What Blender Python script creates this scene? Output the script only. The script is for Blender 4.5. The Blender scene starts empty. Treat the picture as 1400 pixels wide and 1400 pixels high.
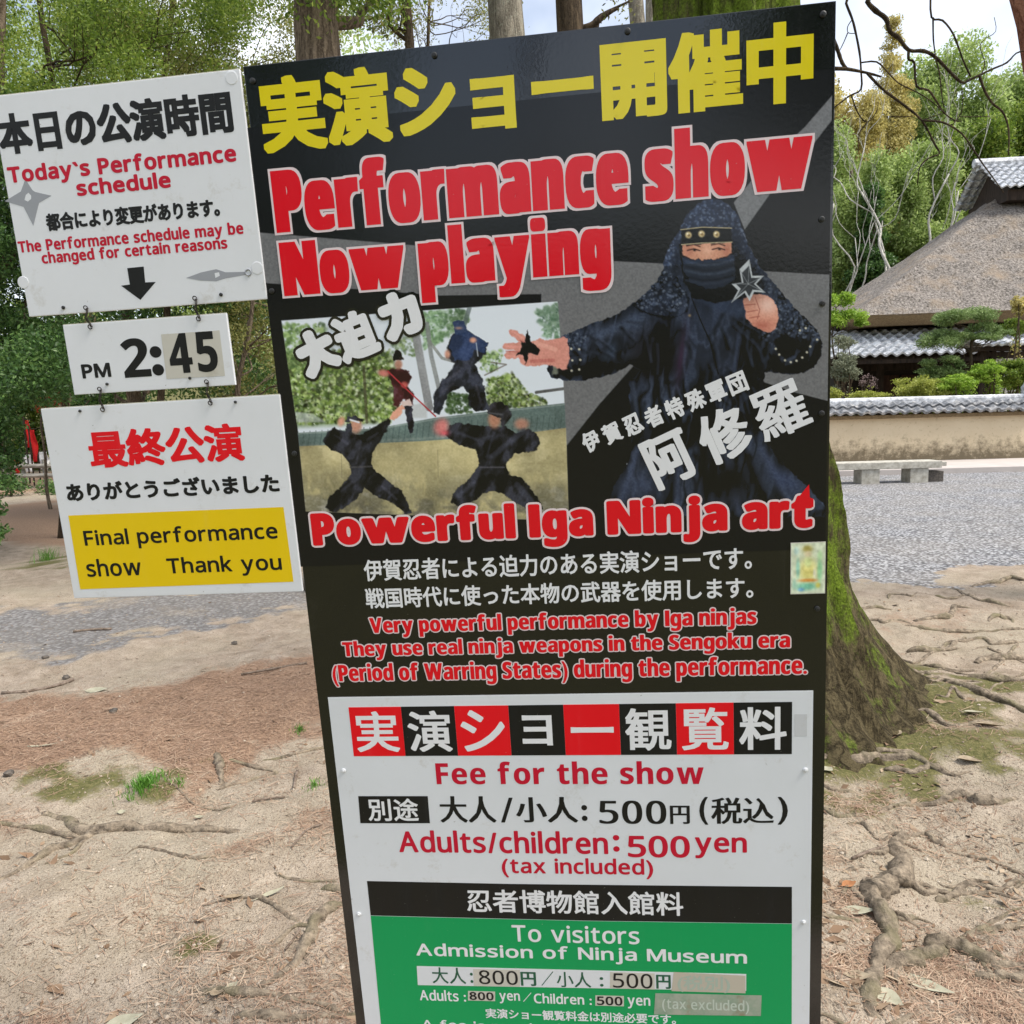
import bpy, bmesh, math, random
import numpy as np
from mathutils import Vector, Matrix

random.seed(7)
RNG = np.random.default_rng(7)
SC = bpy.context.scene
COL = SC.collection

# ------------------------------------------------------------------ camera
FPX, CXY = 1085.0, 700.0                      # focal length and centre in 1400-px units
CAM = Vector((0.0, 0.0, 1.6))
pitch, roll = math.radians(7.6), math.radians(1.5)
F = Vector((0, math.cos(pitch), -math.sin(pitch)))
R0, U0 = Vector((1, 0, 0)), Vector((0, math.sin(pitch), math.cos(pitch)))
R = math.cos(roll) * R0 - math.sin(roll) * U0
U = math.sin(roll) * R0 + math.cos(roll) * U0
cam_d = bpy.data.cameras.new("camera")
cam = bpy.data.objects.new("camera", cam_d)
COL.objects.link(cam)
m = Matrix((R, U, -F)).transposed().to_4x4()
m.translation = CAM
cam.matrix_world = m
cam_d.sensor_width = 36.0
cam_d.sensor_fit = 'HORIZONTAL'
cam_d.lens = 36.0 * FPX / 1400.0
cam_d.clip_start, cam_d.clip_end = 0.05, 2000.0
SC.camera = cam

# ------------------------------------------------------------------ light
SUN_EL, SUN_AZ = 56.0, 108.0                   # azimuth clockwise from +Y (ahead of the camera)
world = bpy.data.worlds.new("World")
SC.world = world
world.use_nodes = True
wn, wl = world.node_tree.nodes, world.node_tree.links
wn.clear()
w_out = wn.new('ShaderNodeOutputWorld')
w_bg = wn.new('ShaderNodeBackground')
w_sky = wn.new('ShaderNodeTexSky')
w_sky.sky_type = 'NISHITA'
w_sky.sun_disc = False
w_sky.sun_elevation = math.radians(SUN_EL)
w_sky.sun_rotation = math.radians(SUN_AZ)
w_sky.air_density, w_sky.dust_density, w_sky.ozone_density = 1.0, 2.2, 1.0
w_co = wn.new('ShaderNodeTexCoord')
w_no = wn.new('ShaderNodeTexNoise')
w_no.inputs['Scale'].default_value = 2.2
w_no.inputs['Detail'].default_value = 6.0
w_rmp = wn.new('ShaderNodeMapRange')
w_rmp.inputs['From Min'].default_value = 0.44
w_rmp.inputs['From Max'].default_value = 0.72
w_rmp.inputs['To Min'].default_value = 0.15
w_rmp.inputs['To Max'].default_value = 0.95
w_mix = wn.new('ShaderNodeMix')
w_mix.data_type = 'RGBA'
w_mix.inputs['B'].default_value = (9.6, 9.8, 10.2, 1)
wl.new(w_co.outputs['Generated'], w_no.inputs['Vector'])
wl.new(w_no.outputs['Fac'], w_rmp.inputs['Value'])
wl.new(w_rmp.outputs['Result'], w_mix.inputs['Factor'])
wl.new(w_sky.outputs['Color'], w_mix.inputs['A'])
wl.new(w_mix.outputs['Result'], w_bg.inputs['Color'])
wl.new(w_bg.outputs['Background'], w_out.inputs['Surface'])
w_bg.inputs['Strength'].default_value = 0.10
sun_d = bpy.data.lights.new("sun", 'SUN')
sun_d.energy = 2.6
sun_d.angle = math.radians(24.0)
sun_d.color = (1.0, 0.95, 0.86)
sun = bpy.data.objects.new("sun", sun_d)
COL.objects.link(sun)
sdir = Vector((math.sin(math.radians(SUN_AZ)) * math.cos(math.radians(SUN_EL)),
               math.cos(math.radians(SUN_AZ)) * math.cos(math.radians(SUN_EL)),
               math.sin(math.radians(SUN_EL))))
sun.rotation_euler = (-sdir).to_track_quat('-Z', 'Y').to_euler()
sun.location = (6, 10, 30)
vs = SC.view_settings
vs.view_transform, vs.look, vs.exposure, vs.gamma = 'Standard', 'None', 0.95, 1.0
vs.use_curve_mapping = False

# ------------------------------------------------------------------ photo geometry -> world
def ray(px, py):
    return F + R * ((px - CXY) / FPX) + U * ((CXY - py) / FPX)

def at(px, py, Y):
    """world point at distance Y ahead of the camera seen at (px, py)"""
    d = ray(px, py)
    return CAM + d * (Y / d.y)

def gp(px, py, z=0.0):
    d = ray(px, py)
    return CAM + d * ((z - CAM.z) / d.z)

def project(p):
    q = Vector(p) - CAM
    return (CXY + FPX * q.dot(R) / q.dot(F), CXY - FPX * q.dot(U) / q.dot(F))

# ------------------------------------------------------------------ noise
def _hash(ix, iy, iz, seed):
    h = (ix * 374761393 + iy * 668265263 + iz * 2147483647 + seed * 974711) & 0xffffffff
    h = ((h ^ (h >> 13)) * 1274126177) & 0xffffffff
    return ((h ^ (h >> 16)) & 0xffff) / 65535.0

def vnoise(x, y, z=0.0, seed=0):
    x, y, z = np.broadcast_arrays(np.asarray(x, float), np.asarray(y, float), np.asarray(z, float))
    fx, fy, fz = np.floor(x), np.floor(y), np.floor(z)
    ix, iy, iz = fx.astype(np.int64), fy.astype(np.int64), fz.astype(np.int64)
    tx, ty, tz = x - fx, y - fy, z - fz
    tx, ty, tz = [t * t * (3 - 2 * t) for t in (tx, ty, tz)]
    r = 0
    for a in (0, 1):
        for b in (0, 1):
            for c in (0, 1):
                w = (tx if a else 1 - tx) * (ty if b else 1 - ty) * (tz if c else 1 - tz)
                r = r + w * _hash(ix + a, iy + b, iz + c, seed)
    return r

def fbm(x, y, z=0.0, seed=0, oct=4):
    r, a, t = 0, 1.0, 0
    for k in range(oct):
        s = 2.0 ** k
        r = r + a * vnoise(np.asarray(x) * s, np.asarray(y) * s, np.asarray(z) * s, seed + 17 * k)
        t += a
        a *= 0.5
    return r / t

def sstep(a, b, x):
    t = np.clip((x - a) / (b - a), 0, 1)
    return t * t * (3 - 2 * t)

def poly_sd(X, Y, pts):
    """signed distance to a polygon, negative inside"""
    pts = np.asarray(pts, float)
    d = np.full(X.shape, 1e18)
    ins = np.zeros(X.shape, bool)
    n = len(pts)
    for i in range(n):
        ax, ay = pts[i]
        bx, by = pts[(i + 1) % n]
        ex, ey = bx - ax, by - ay
        L = ex * ex + ey * ey + 1e-12
        t = np.clip(((X - ax) * ex + (Y - ay) * ey) / L, 0, 1)
        d = np.minimum(d, (X - ax - t * ex) ** 2 + (Y - ay - t * ey) ** 2)
        if ay != by:
            c = (ay > Y) != (by > Y)
            ins ^= c & (X < (bx - ax) * (Y - ay) / (by - ay) + ax)
    d = np.sqrt(d)
    return np.where(ins, -d, d)

def seg_d(X, Y, pts):
    d = np.full(X.shape, 1e18)
    for (ax, ay), (bx, by) in zip(pts[:-1], pts[1:]):
        ex, ey = bx - ax, by - ay
        L = ex * ex + ey * ey + 1e-12
        t = np.clip(((X - ax) * ex + (Y - ay) * ey) / L, 0, 1)
        d = np.minimum(d, (X - ax - t * ex) ** 2 + (Y - ay - t * ey) ** 2)
    return np.sqrt(d)

def smooth_pts(pts, k=4, closed=False):
    """Catmull-Rom through points of any dimension"""
    P = np.asarray(pts, float)
    n = len(P)
    out = []
    rng = range(n) if closed else range(n - 1)
    for i in rng:
        if closed:
            p0, p1, p2, p3 = P[i - 1], P[i], P[(i + 1) % n], P[(i + 2) % n]
        else:
            p0, p1, p2, p3 = P[max(i - 1, 0)], P[i], P[i + 1], P[min(i + 2, n - 1)]
        for j in range(k):
            t = j / k
            out.append(0.5 * (2 * p1 + (p2 - p0) * t + (2 * p0 - 5 * p1 + 4 * p2 - p3) * t * t + (3 * p1 - p0 - 3 * p2 + p3) * t ** 3))
    if not closed:
        out.append(P[-1])
    return np.array(out)

# ------------------------------------------------------------------ objects
def tag(o, label=None, cat=None, group=None, kind=None):
    if label: o['label'] = label
    if cat: o['category'] = cat
    if group: o['group'] = group
    if kind: o['kind'] = kind
    return o

def empty(name, loc, label=None, cat=None, group=None, rotz=0.0):
    o = bpy.data.objects.new(name, None)
    o.empty_display_size = 0.1
    COL.objects.link(o)
    o.location = loc
    o.rotation_euler = (0, 0, rotz)
    return tag(o, label, cat, group)

def link(name, me, mat=None, parent=None):
    o = bpy.data.objects.new(name, me)
    COL.objects.link(o)
    if mat is not None and not me.materials:
        me.materials.append(mat)
    if parent is not None:
        o.parent = parent
    return o

def np_mesh(name, verts, faces, smooth=False, col=None):
    """verts (n,3); faces (m,k) array, or list of lists"""
    me = bpy.data.meshes.new(name)
    V = np.asarray(verts, np.float32)
    me.vertices.add(len(V))
    me.vertices.foreach_set('co', V.ravel())
    if isinstance(faces, np.ndarray):
        m_, k = faces.shape
        me.loops.add(m_ * k)
        me.loops.foreach_set('vertex_index', faces.astype(np.int32).ravel())
        me.polygons.add(m_)
        me.polygons.foreach_set('loop_start', np.arange(m_, dtype=np.int32) * k)
    else:
        ln = np.array([len(f) for f in faces], np.int32)
        idx = np.fromiter((i for f in faces for i in f), np.int32)
        me.loops.add(len(idx))
        me.loops.foreach_set('vertex_index', idx)
        me.polygons.add(len(ln))
        me.polygons.foreach_set('loop_start', np.concatenate([[0], np.cumsum(ln)[:-1]]).astype(np.int32))
    me.update(calc_edges=True)
    me.validate()
    me.polygons.foreach_set('use_smooth', np.full(len(me.polygons), bool(smooth)))
    if col is not None:
        at_ = me.color_attributes.new('Col', 'FLOAT_COLOR', 'POINT')
        c4 = np.ones((len(V), 4), np.float32)
        c4[:, :3] = col
        at_.data.foreach_set('color', c4.ravel())
    return me

class MB:
    """collects simple solids and builds ONE mesh object"""
    def __init__(s): s.v, s.f = [], []
    def add(s, vs_, fs_):
        o = len(s.v)
        s.v += [tuple(v) for v in vs_]
        s.f += [[i + o for i in f] for f in fs_]
    def box(s, a, b, M=None):
        (x0, y0, z0), (x1, y1, z1) = a, b
        vs_ = [Vector(p) for p in ((x0,y0,z0),(x1,y0,z0),(x1,y1,z0),(x0,y1,z0),(x0,y0,z1),(x1,y0,z1),(x1,y1,z1),(x0,y1,z1))]
        if M is not None: vs_ = [M @ v for v in vs_]
        s.add(vs_, [(0,3,2,1),(4,5,6,7),(0,1,5,4),(1,2,6,5),(2,3,7,6),(3,0,4,7)])
    def tube(s, pts, rad, n=8, cap=True, jit=0.0, squash=1.0):
        P = [Vector(p) for p in pts]
        if not hasattr(rad, '__len__'): rad = [rad] * len(P)
        base = len(s.v)
        up = None
        for i, p in enumerate(P):
            t = (P[min(i + 1, len(P) - 1)] - P[max(i - 1, 0)])
            if t.length < 1e-9: t = Vector((0, 0, 1))
            t.normalize()
            if up is None:
                a = Vector((1, 0, 0)) if abs(t.x) < 0.8 else Vector((0, 1, 0))
                up = (a - t * a.dot(t)).normalized()
            else:
                up = (up - t * up.dot(t))
                if up.length < 1e-6: up = t.orthogonal()
                up.normalize()
            w = t.cross(up)
            for k in range(n):
                a = 2 * math.pi * k / n
                r = rad[i] * (1 + (random.uniform(-jit, jit) if jit else 0))
                d = up * (math.cos(a) * r) + w * (math.sin(a) * r)
                d.z *= squash
                s.v.append(tuple(p + d))
        for i in range(len(P) - 1):
            for k in range(n):
                a, b = base + i * n + k, base + i * n + (k + 1) % n
                s.f.append([a, b, b + n, a + n])
        if cap:
            s.f.append([base + k for k in reversed(range(n))])
            s.f.append([base + (len(P) - 1) * n + k for k in range(n)])
    def prism(s, pts2, y0, y1):
        """closed outline in local x,z extruded along y"""
        n = len(pts2)
        vs_ = [(p[0], y0, p[1]) for p in pts2] + [(p[0], y1, p[1]) for p in pts2]
        s.add(vs_, [list(range(n)), list(reversed(range(n, 2 * n)))] + [[i, i + n, (i + 1) % n + n, (i + 1) % n] for i in range(n)])
    def build(s, name, mat, parent=None, smooth=False, bevel=0.0):
        me = np_mesh(name, np.array(s.v), s.f, smooth)
        bm = bmesh.new()
        bm.from_mesh(me)
        bmesh.ops.recalc_face_normals(bm, faces=bm.faces)
        if bevel:
            bmesh.ops.bevel(bm, geom=list(bm.edges), offset=bevel, segments=2, affect='EDGES', profile=0.7)
        bm.to_mesh(me)
        bm.free()
        return link(name, me, mat, parent)

# ------------------------------------------------------------------ materials
def lin(c):
    c = np.asarray(c, float) / 255.0
    return np.where(c <= 0.04045, c / 12.92, ((c + 0.055) / 1.055) ** 2.4)

def mat_new(name):
    mt = bpy.data.materials.new(name)
    mt.use_nodes = True
    nt = mt.node_tree
    return mt, nt, nt.nodes['Principled BSDF']

def nd(nt, typ, **kw):
    n = nt.nodes.new(typ)
    for k, v in kw.items():
        if k in n.inputs: n.inputs[k].default_value = v
        else: setattr(n, k, v)
    return n

def mixc(nt, fac, a, b, blend='MIX'):
    n = nt.nodes.new('ShaderNodeMix')
    n.data_type = 'RGBA'
    n.blend_type = blend
    for key, v in (('Factor', fac), ('A', a), ('B', b)):
        if hasattr(v, 'is_output'): nt.links.new(v, n.inputs[key] if key == 'Factor' else n.inputs[key])
        elif key == 'Factor': n.inputs[key].default_value = v
        else: n.inputs[key].default_value = (*v[:3], 1)
    return n.outputs['Result']

def noise(nt, scale, detail=4, rough=0.55, vec=None, dist=0.0):
    n = nd(nt, 'ShaderNodeTexNoise', Scale=scale, Detail=detail, Roughness=rough, Distortion=dist)
    if vec is not None: nt.links.new(vec, n.inputs['Vector'])
    return n.outputs['Fac']

def mapr(nt, val, a, b, c=0.0, d=1.0):
    n = nt.nodes.new('ShaderNodeMapRange')
    nt.links.new(val, n.inputs['Value'])
    for k, v in zip(('From Min', 'From Max', 'To Min', 'To Max'), (a, b, c, d)): n.inputs[k].default_value = v
    return n.outputs['Result']

def coord(nt, which='Object', scale=(1, 1, 1)):
    tc = nt.nodes.new('ShaderNodeTexCoord')
    mp = nt.nodes.new('ShaderNodeMapping')
    mp.inputs['Scale'].default_value = scale
    nt.links.new(tc.outputs[which], mp.inputs['Vector'])
    return mp.outputs['Vector']

def bump(nt, bs, h, strength=0.4, dist=0.01):
    b = nd(nt, 'ShaderNodeBump', Strength=strength, Distance=dist)
    nt.links.new(h, b.inputs['Height'])
    nt.links.new(b.outputs['Normal'], bs.inputs['Normal'])

def two_tone(name, a, b, scale=8, stretch=(1, 1, 1), lo=0.35, hi=0.65, rough=0.85, bstr=0.5, bdist=0.01, detail=6, third=None, tscale=2.0, tlo=0.5, thi=0.65, spec=0.3):
    mt, nt, bs = mat_new(name)
    v = coord(nt, 'Object', stretch)
    n1 = noise(nt, scale, detail, 0.65, v)
    c = mixc(nt, mapr(nt, n1, lo, hi), a, b)
    if third is not None:
        n2 = noise(nt, tscale, 5, 0.6, coord(nt, 'Object'))
        c = mixc(nt, mapr(nt, n2, tlo, thi), c, third)
    nt.links.new(c, bs.inputs['Base Color'])
    bs.inputs['Roughness'].default_value = rough
    bs.inputs['Specular IOR Level'].default_value = spec
    if bstr: bump(nt, bs, n1, bstr, bdist)
    return mt

def leaf_mat(name, cols, trans=0.35, rough=0.55, clump=1.2):
    """cols: dark, mid, light; per-leaf and per-clump variation"""
    mt, nt, bs = mat_new(name)
    geo = nt.nodes.new('ShaderNodeNewGeometry')
    n1 = noise(nt, clump, 3, 0.6, coord(nt, 'Object'))
    add = nd(nt, 'ShaderNodeMath', operation='MULTIPLY_ADD')
    nt.links.new(geo.outputs['Random Per Island'], add.inputs[0])
    add.inputs[1].default_value = 0.55
    nt.links.new(mapr(nt, n1, 0.3, 0.7, 0.0, 0.45), add.inputs[2])
    rp = nt.nodes.new('ShaderNodeValToRGB')
    rp.color_ramp.elements[0].color = (*cols[0], 1)
    rp.color_ramp.elements[1].color = (*cols[2], 1)
    e = rp.color_ramp.elements.new(0.5)
    e.color = (*cols[1], 1)
    nt.links.new(add.outputs[0], rp.inputs['Fac'])
    nt.links.new(rp.outputs['Color'], bs.inputs['Base Color'])
    bs.inputs['Roughness'].default_value = rough
    bs.inputs['Specular IOR Level'].default_value = 0.35
    tr = nt.nodes.new('ShaderNodeBsdfTranslucent')
    nt.links.new(rp.outputs['Color'], tr.inputs['Color'])
    mx = nt.nodes.new('ShaderNodeMixShader')
    mx.inputs[0].default_value = trans
    nt.links.new(bs.outputs['BSDF'], mx.inputs[1])
    nt.links.new(tr.outputs['BSDF'], mx.inputs[2])
    nt.links.new(mx.outputs[0], nt.nodes['Material Output'].inputs['Surface'])
    return mt

def plain(name, c, rough=0.5, spec=0.5, var=0.06, scale=30, metal=0.0):
    mt, nt, bs = mat_new(name)
    n1 = noise(nt, scale, 4, 0.6, coord(nt, 'Object'))
    c = np.asarray(c, float)
    nt.links.new(mixc(nt, n1, c * (1 - var), c * (1 + var)), bs.inputs['Base Color'])
    bs.inputs['Roughness'].default_value = rough
    bs.inputs['Specular IOR Level'].default_value = spec
    bs.inputs['Metallic'].default_value = metal
    return mt

def print_mat(name, c, rough=0.22, spec=0.5, var=0.03):
    """sign-face ink or film: glossy with a faint orange-peel"""
    mt, nt, bs = mat_new(name)
    v = coord(nt, 'Object')
    if c is None:
        ca = nd(nt, 'ShaderNodeVertexColor', layer_name='Col')
        nt.links.new(ca.outputs['Color'], bs.inputs['Base Color'])
    else:
        n0 = noise(nt, 9, 5, 0.6, v)
        c = np.asarray(c, float)
        k = mixc(nt, n0, c * (1 - var), c * (1 + var))
        streak = noise(nt, 30, 6, .7, coord(nt, 'Object', (1, 1, .06)))
        dust = noise(nt, 300, 2, .5, v)
        dirt = noise(nt, 3.5, 5, .7, v)
        k = mixc(nt, mapr(nt, streak, .60, .80, 0, .05), k, (.45, .42, .38))
        k = mixc(nt, mapr(nt, dust, .76, .80, 0, .5), k, (.42, .40, .37))
        k = mixc(nt, mapr(nt, dirt, .62, .78, 0, .05), k, (.40, .36, .30))
        nt.links.new(k, bs.inputs['Base Color'])
        nt.links.new(mapr(nt, streak, .3, .75, rough * .8, rough * 1.7), bs.inputs['Roughness'])
    if c is None: bs.inputs['Roughness'].default_value = rough
    bs.inputs['Specular IOR Level'].default_value = spec
    n1 = noise(nt, 160, 2, 0.5, v)
    n2 = noise(nt, 5, 2, 0.5, v)
    ad = nd(nt, 'ShaderNodeMath', operation='MULTIPLY_ADD')
    nt.links.new(n2, ad.inputs[0]); ad.inputs[1].default_value = 6.0
    nt.links.new(n1, ad.inputs[2])
    bump(nt, bs, ad.outputs[0], 0.05, 0.002)
    return mt

def dirty_white(name, c, rough=0.3):
    mt, nt, bs = mat_new(name)
    v = coord(nt, 'Object')
    n0 = noise(nt, 4, 6, 0.7, v)
    n1 = noise(nt, 55, 3, 0.7, v)
    n2 = noise(nt, 14, 5, 0.75, v)
    c = np.asarray(c, float)
    k = mixc(nt, mapr(nt, n0, 0.35, 0.75), c, c * (0.93, 0.93, 0.92))
    k = mixc(nt, mapr(nt, n2, 0.58, 0.76, 0, 0.45), k, (0.40, 0.35, 0.26))
    k = mixc(nt, mapr(nt, n1, 0.715, 0.77, 0, 0.7), k, (0.14, 0.11, 0.08))
    nt.links.new(k, bs.inputs['Base Color'])
    bs.inputs['Roughness'].default_value = rough
    return mt
# ================================================================== GROUND
def gpoly(px):
    return [tuple(gp(x, y)[:2]) for x, y in px]
GRAVEL = gpoly([(-260, 925), (-60, 905), (80, 893), (200, 868), (330, 848), (440, 832), (620, 822), (900, 812), (1140, 800), (1215, 806), (1290, 796),
                (1340, 776), (1420, 768), (1700, 758), (1700, 645), (1400, 645), (1140, 648), (980, 660), (760, 700), (520, 748),
                (420, 792), (300, 806), (160, 822), (0, 838), (-260, 848)])
NEEDLE = gpoly([(-160, 965), (60, 950), (150, 942), (250, 930), (330, 912), (440, 893), (520, 890), (520, 985), (445, 1000), (360, 1022),
                (300, 1052), (270, 1085), (215, 1052), (150, 1038), (0, 1056), (-160, 1090)])
NEEDLE2 = gpoly([(0, 700), (40, 690), (110, 690), (125, 745), (60, 752), (0, 740)])
TREE_C = at(1007, 900, 4.15)
TREE_C.z = 0
SPOTS_N = [(*gp(1200, 1080)[:2], .18), (*gp(1165, 1105)[:2], .16), (*gp(1175, 1245)[:2], .12), (*gp(1310, 1345)[:2], .16), (*gp(1150, 1330)[:2], .14), (*gp(1130, 1180)[:2], .1),
           (*gp(1330, 1000)[:2], .2), (*gp(1290, 1010)[:2], .2), (*gp(330, 1170)[:2], .13), (*gp(60, 1390)[:2], .1), (*gp(440, 1120)[:2], .16), (*gp(1235, 850)[:2], .5), (*gp(1300, 840)[:2], .4), (*gp(10, 1125)[:2], .12)]
SPOTS_M = [(*gp(1150, 1010)[:2], .5), (*gp(1240, 1060)[:2], .35), (*gp(1300, 990)[:2], .3), (*gp(1350, 1050)[:2], .2), (*gp(150, 1060)[:2], .3), (*gp(80, 1062)[:2], .3), (*gp(220, 1065)[:2], .25),
           (*gp(1330, 1225)[:2], .12), (*gp(1380, 940)[:2], .4), (*gp(60, 768)[:2], .8), (*gp(260, 1290)[:2], .12), (*gp(470, 1070)[:2], .12)]

def ground_h(x, y):
    x, y = np.asarray(x, float), np.asarray(y, float)
    g = sstep(0.35, -0.15, poly_sd(x, y, GRAVEL))
    near = sstep(14, 7, y)
    h = (fbm(x * 1.3, y * 1.3, seed=3, oct=4) - 0.5) * 0.16 * near * (1 - g) + (fbm(x * 7, y * 7, seed=9, oct=3) - 0.5) * 0.035 * near * (1 - 0.7 * g)
    d = np.hypot(x - TREE_C.x, y - TREE_C.y)
    h = h + 0.10 * np.exp(-(d / 1.1) ** 2) - 0.012 * g
    hill = sstep(31, 60, y) * 9.0 * sstep(-40, -5, x)
    return h + hill + sstep(45, 110, y) * 6

def gz(x, y):
    return float(ground_h(np.array([x]), np.array([y]))[0])

def axis(lo, hi, step, far, grow=1.16):
    a = list(np.arange(lo, hi + 1e-6, step))
    s, v = step, hi
    while v < far[1]:
        s *= grow; v += s; a.append(v)
    s, v = step, lo
    while v > far[0]:
        s *= grow; v -= s; a.insert(0, v)
    return np.array(a)

def near_weights(X, Y):
    wob = (fbm(X * 1.7, Y * 1.7, seed=21, oct=4) - 0.5)
    fine = (fbm(X * 9, Y * 9, seed=33, oct=3) - 0.5)
    g = sstep(0.22, -0.22, poly_sd(X, Y, GRAVEL) + wob * 1.5 + fine * 0.7)
    n = sstep(0.16, -0.16, poly_sd(X, Y, NEEDLE) + wob * 0.5 + fine * 0.25)
    n = np.maximum(n, sstep(0.3, -0.3, poly_sd(X, Y, NEEDLE2) + wob + fine * .3))
    for cx, cy, r in SPOTS_N:
        n = np.maximum(n, 0.45 * sstep(1.0, 0.2, np.hypot(X - cx, Y - cy) / (r * .75) + wob * 1.2 + fine * 1.6))
    far_l = sstep(9.5, 11, Y) * sstep(-1, -2.5, X)
    n = np.maximum(n, far_l * sstep(-0.12, 0.12, wob))
    ms = np.zeros_like(X)
    for cx, cy, r in SPOTS_M:
        ms = np.maximum(ms, 0.8 * sstep(1.0, 0.1, np.hypot(X - cx, Y - cy) / r + wob * 1.3 + fine * 1.6))
    d = np.hypot(X - TREE_C.x, Y - TREE_C.y)
    ms = np.maximum(ms, .8 * sstep(1.5, .8, d + wob + fine))
    ms = np.maximum(ms, sstep(23, 26, Y))
    n = n * sstep(26, 23, Y)
    ms = np.maximum(ms, sstep(.9, .5, Y))  # unseen ground behind the viewer takes the dark moss tone to dim board reflections
    g = g * (1 - .16 * sstep(-.2, -1.5, X))
    g = g * (1 - .30 * sstep(-.2, -1.5, X) * sstep(.35, .6, fbm(X * 2.2, Y * 2.2, seed=44, oct=4)))
    return g, n * (1 - g), ms * (1 - g)

def ground_mat():
    mt, nt, bs = mat_new('ground')
    v = coord(nt, 'Object')
    sep = nt.nodes.new('ShaderNodeSeparateColor')
    ca = nd(nt, 'ShaderNodeVertexColor', layer_name='Col')
    nt.links.new(ca.outputs['Color'], sep.inputs['Color'])
    big = noise(nt, 0.9, 5, 0.6, v)
    mid = noise(nt, 6.0, 6, 0.7, v)
    fin = noise(nt, 60, 4, 0.75, v)
    grit = noise(nt, 210, 2, 0.6, v)
    dirt = mixc(nt, mapr(nt, mid, 0.32, 0.68), (0.255, 0.20, 0.145), (0.475, 0.395, 0.315))
    dirt = mixc(nt, mapr(nt, big, 0.42, 0.62, 0, 0.7), dirt, (0.39, 0.34, 0.255))
    dirt = mixc(nt, mapr(nt, fin, 0.55, 0.70, 0, 0.8), dirt, (0.20, 0.145, 0.095))
    dirt = mixc(nt, mapr(nt, grit, 0.56, 0.66, 0, 0.85), dirt, (0.08, 0.058, 0.04))
    dirt = mixc(nt, mapr(nt, grit, 0.26, 0.36, 0.55, 0), dirt, (0.55, 0.49, 0.40))
    need = mixc(nt, mapr(nt, fin, 0.3, 0.7), (0.15, 0.09, 0.06), (0.40, 0.27, 0.185))
    need = mixc(nt, mapr(nt, grit, 0.55, 0.7, 0, 0.7), need, (0.38, 0.27, 0.17))
    vor = nd(nt, 'ShaderNodeTexVoronoi', Scale=30.0)
    nt.links.new(v, vor.inputs['Vector'])
    vs_ = nt.nodes.new('ShaderNodeSeparateColor')
    nt.links.new(vor.outputs['Color'], vs_.inputs['Color'])
    grav = mixc(nt, vs_.outputs['Red'], (0.20, 0.205, 0.22), (0.58, 0.585, 0.60))
    grav = mixc(nt, mapr(nt, vor.outputs['Distance'], 0.35, 0.6, 0, 0.8), grav, (0.05, 0.05, 0.055))
    grav = mixc(nt, mapr(nt, noise(nt, 22, 3, .7, v), .56, .7, 0, .55), grav, (.14, .145, .16))
    grav = mixc(nt, mapr(nt, noise(nt, 19, 3, .7, v), .58, .7, 0, .7), grav, (.52, .52, .54))
    grav = mixc(nt, mapr(nt, big, 0.35, 0.7, 0, 0.4), grav, (0.30, 0.27, 0.23))
    spx = nt.nodes.new('ShaderNodeSeparateXYZ'); nt.links.new(v, spx.inputs[0])
    grav = mixc(nt, mapr(nt, spx.outputs['X'], -.3, -1.4, 0, .62), grav, (.175, .16, .145))      # trodden, earthy gravel of the path
    moss = mixc(nt, mapr(nt, fin, 0.35, 0.65), (0.07, 0.075, 0.022), (0.19, 0.17, 0.075))
    wig = nd(nt, 'ShaderNodeMath', operation='MULTIPLY_ADD')
    nt.links.new(fin, wig.inputs[0]); wig.inputs[1].default_value = 0.9; wig.inputs[2].default_value = -0.45
    def wt(ch):
        a = nd(nt, 'ShaderNodeMath', operation='ADD')
        nt.links.new(sep.outputs[ch], a.inputs[0]); nt.links.new(wig.outputs[0], a.inputs[1])
        return mapr(nt, a.outputs[0], 0.3, 0.7)
    c = mixc(nt, wt('Green'), dirt, need)
    c = mixc(nt, wt('Blue'), c, moss)
    c = mixc(nt, wt('Red'), c, grav)
    nt.links.new(c, bs.inputs['Base Color'])
    bs.inputs['Roughness'].default_value = 0.95
    bs.inputs['Specular IOR Level'].default_value = 0.15
    hsum = nd(nt, 'ShaderNodeMath', operation='MULTIPLY_ADD')
    nt.links.new(mid, hsum.inputs[0]); hsum.inputs[1].default_value = 2.0; nt.links.new(fin, hsum.inputs[2])
    h2 = nd(nt, 'ShaderNodeMath', operation='MULTIPLY_ADD')
    nt.links.new(grit, h2.inputs[0]); h2.inputs[1].default_value = 0.45; nt.links.new(hsum.outputs[0], h2.inputs[2])
    bump(nt, bs, h2.outputs[0], 0.75, 0.02)
    return mt

M_GROUND = ground_mat()

def make_ground():
    xs = axis(-4.2, 5.2, 0.03, (-320, 320))
    ys = axis(0.9, 8.0, 0.03, (-320, 420), 1.12)
    X, Y = np.meshgrid(xs, ys)
    g, n, ms = near_weights(X, Y)
    Z = ground_h(X, Y)
    V = np.stack([X, Y, Z], -1).reshape(-1, 3)
    colr = np.stack([g, n, ms], -1).reshape(-1, 3)
    nx, ny = len(xs), len(ys)
    i = np.arange(ny - 1)[:, None] * nx + np.arange(nx - 1)[None, :]
    fc = np.stack([i, i + 1, i + nx + 1, i + nx], -1).reshape(-1, 4)
    gm = g.reshape(-1)[fc].mean(1) > 0.5
    for nm, sel in (('ground', ~gm), ('gravel_yard', gm)):
        f = fc[sel]
        used = np.unique(f)
        mp_ = np.zeros(len(V), np.int64)
        mp_[used] = np.arange(len(used))
        o = link(nm, np_mesh(nm, V[used], mp_[f], True, colr[used]), M_GROUND)
        tag(o, kind='structure')
make_ground()

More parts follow.
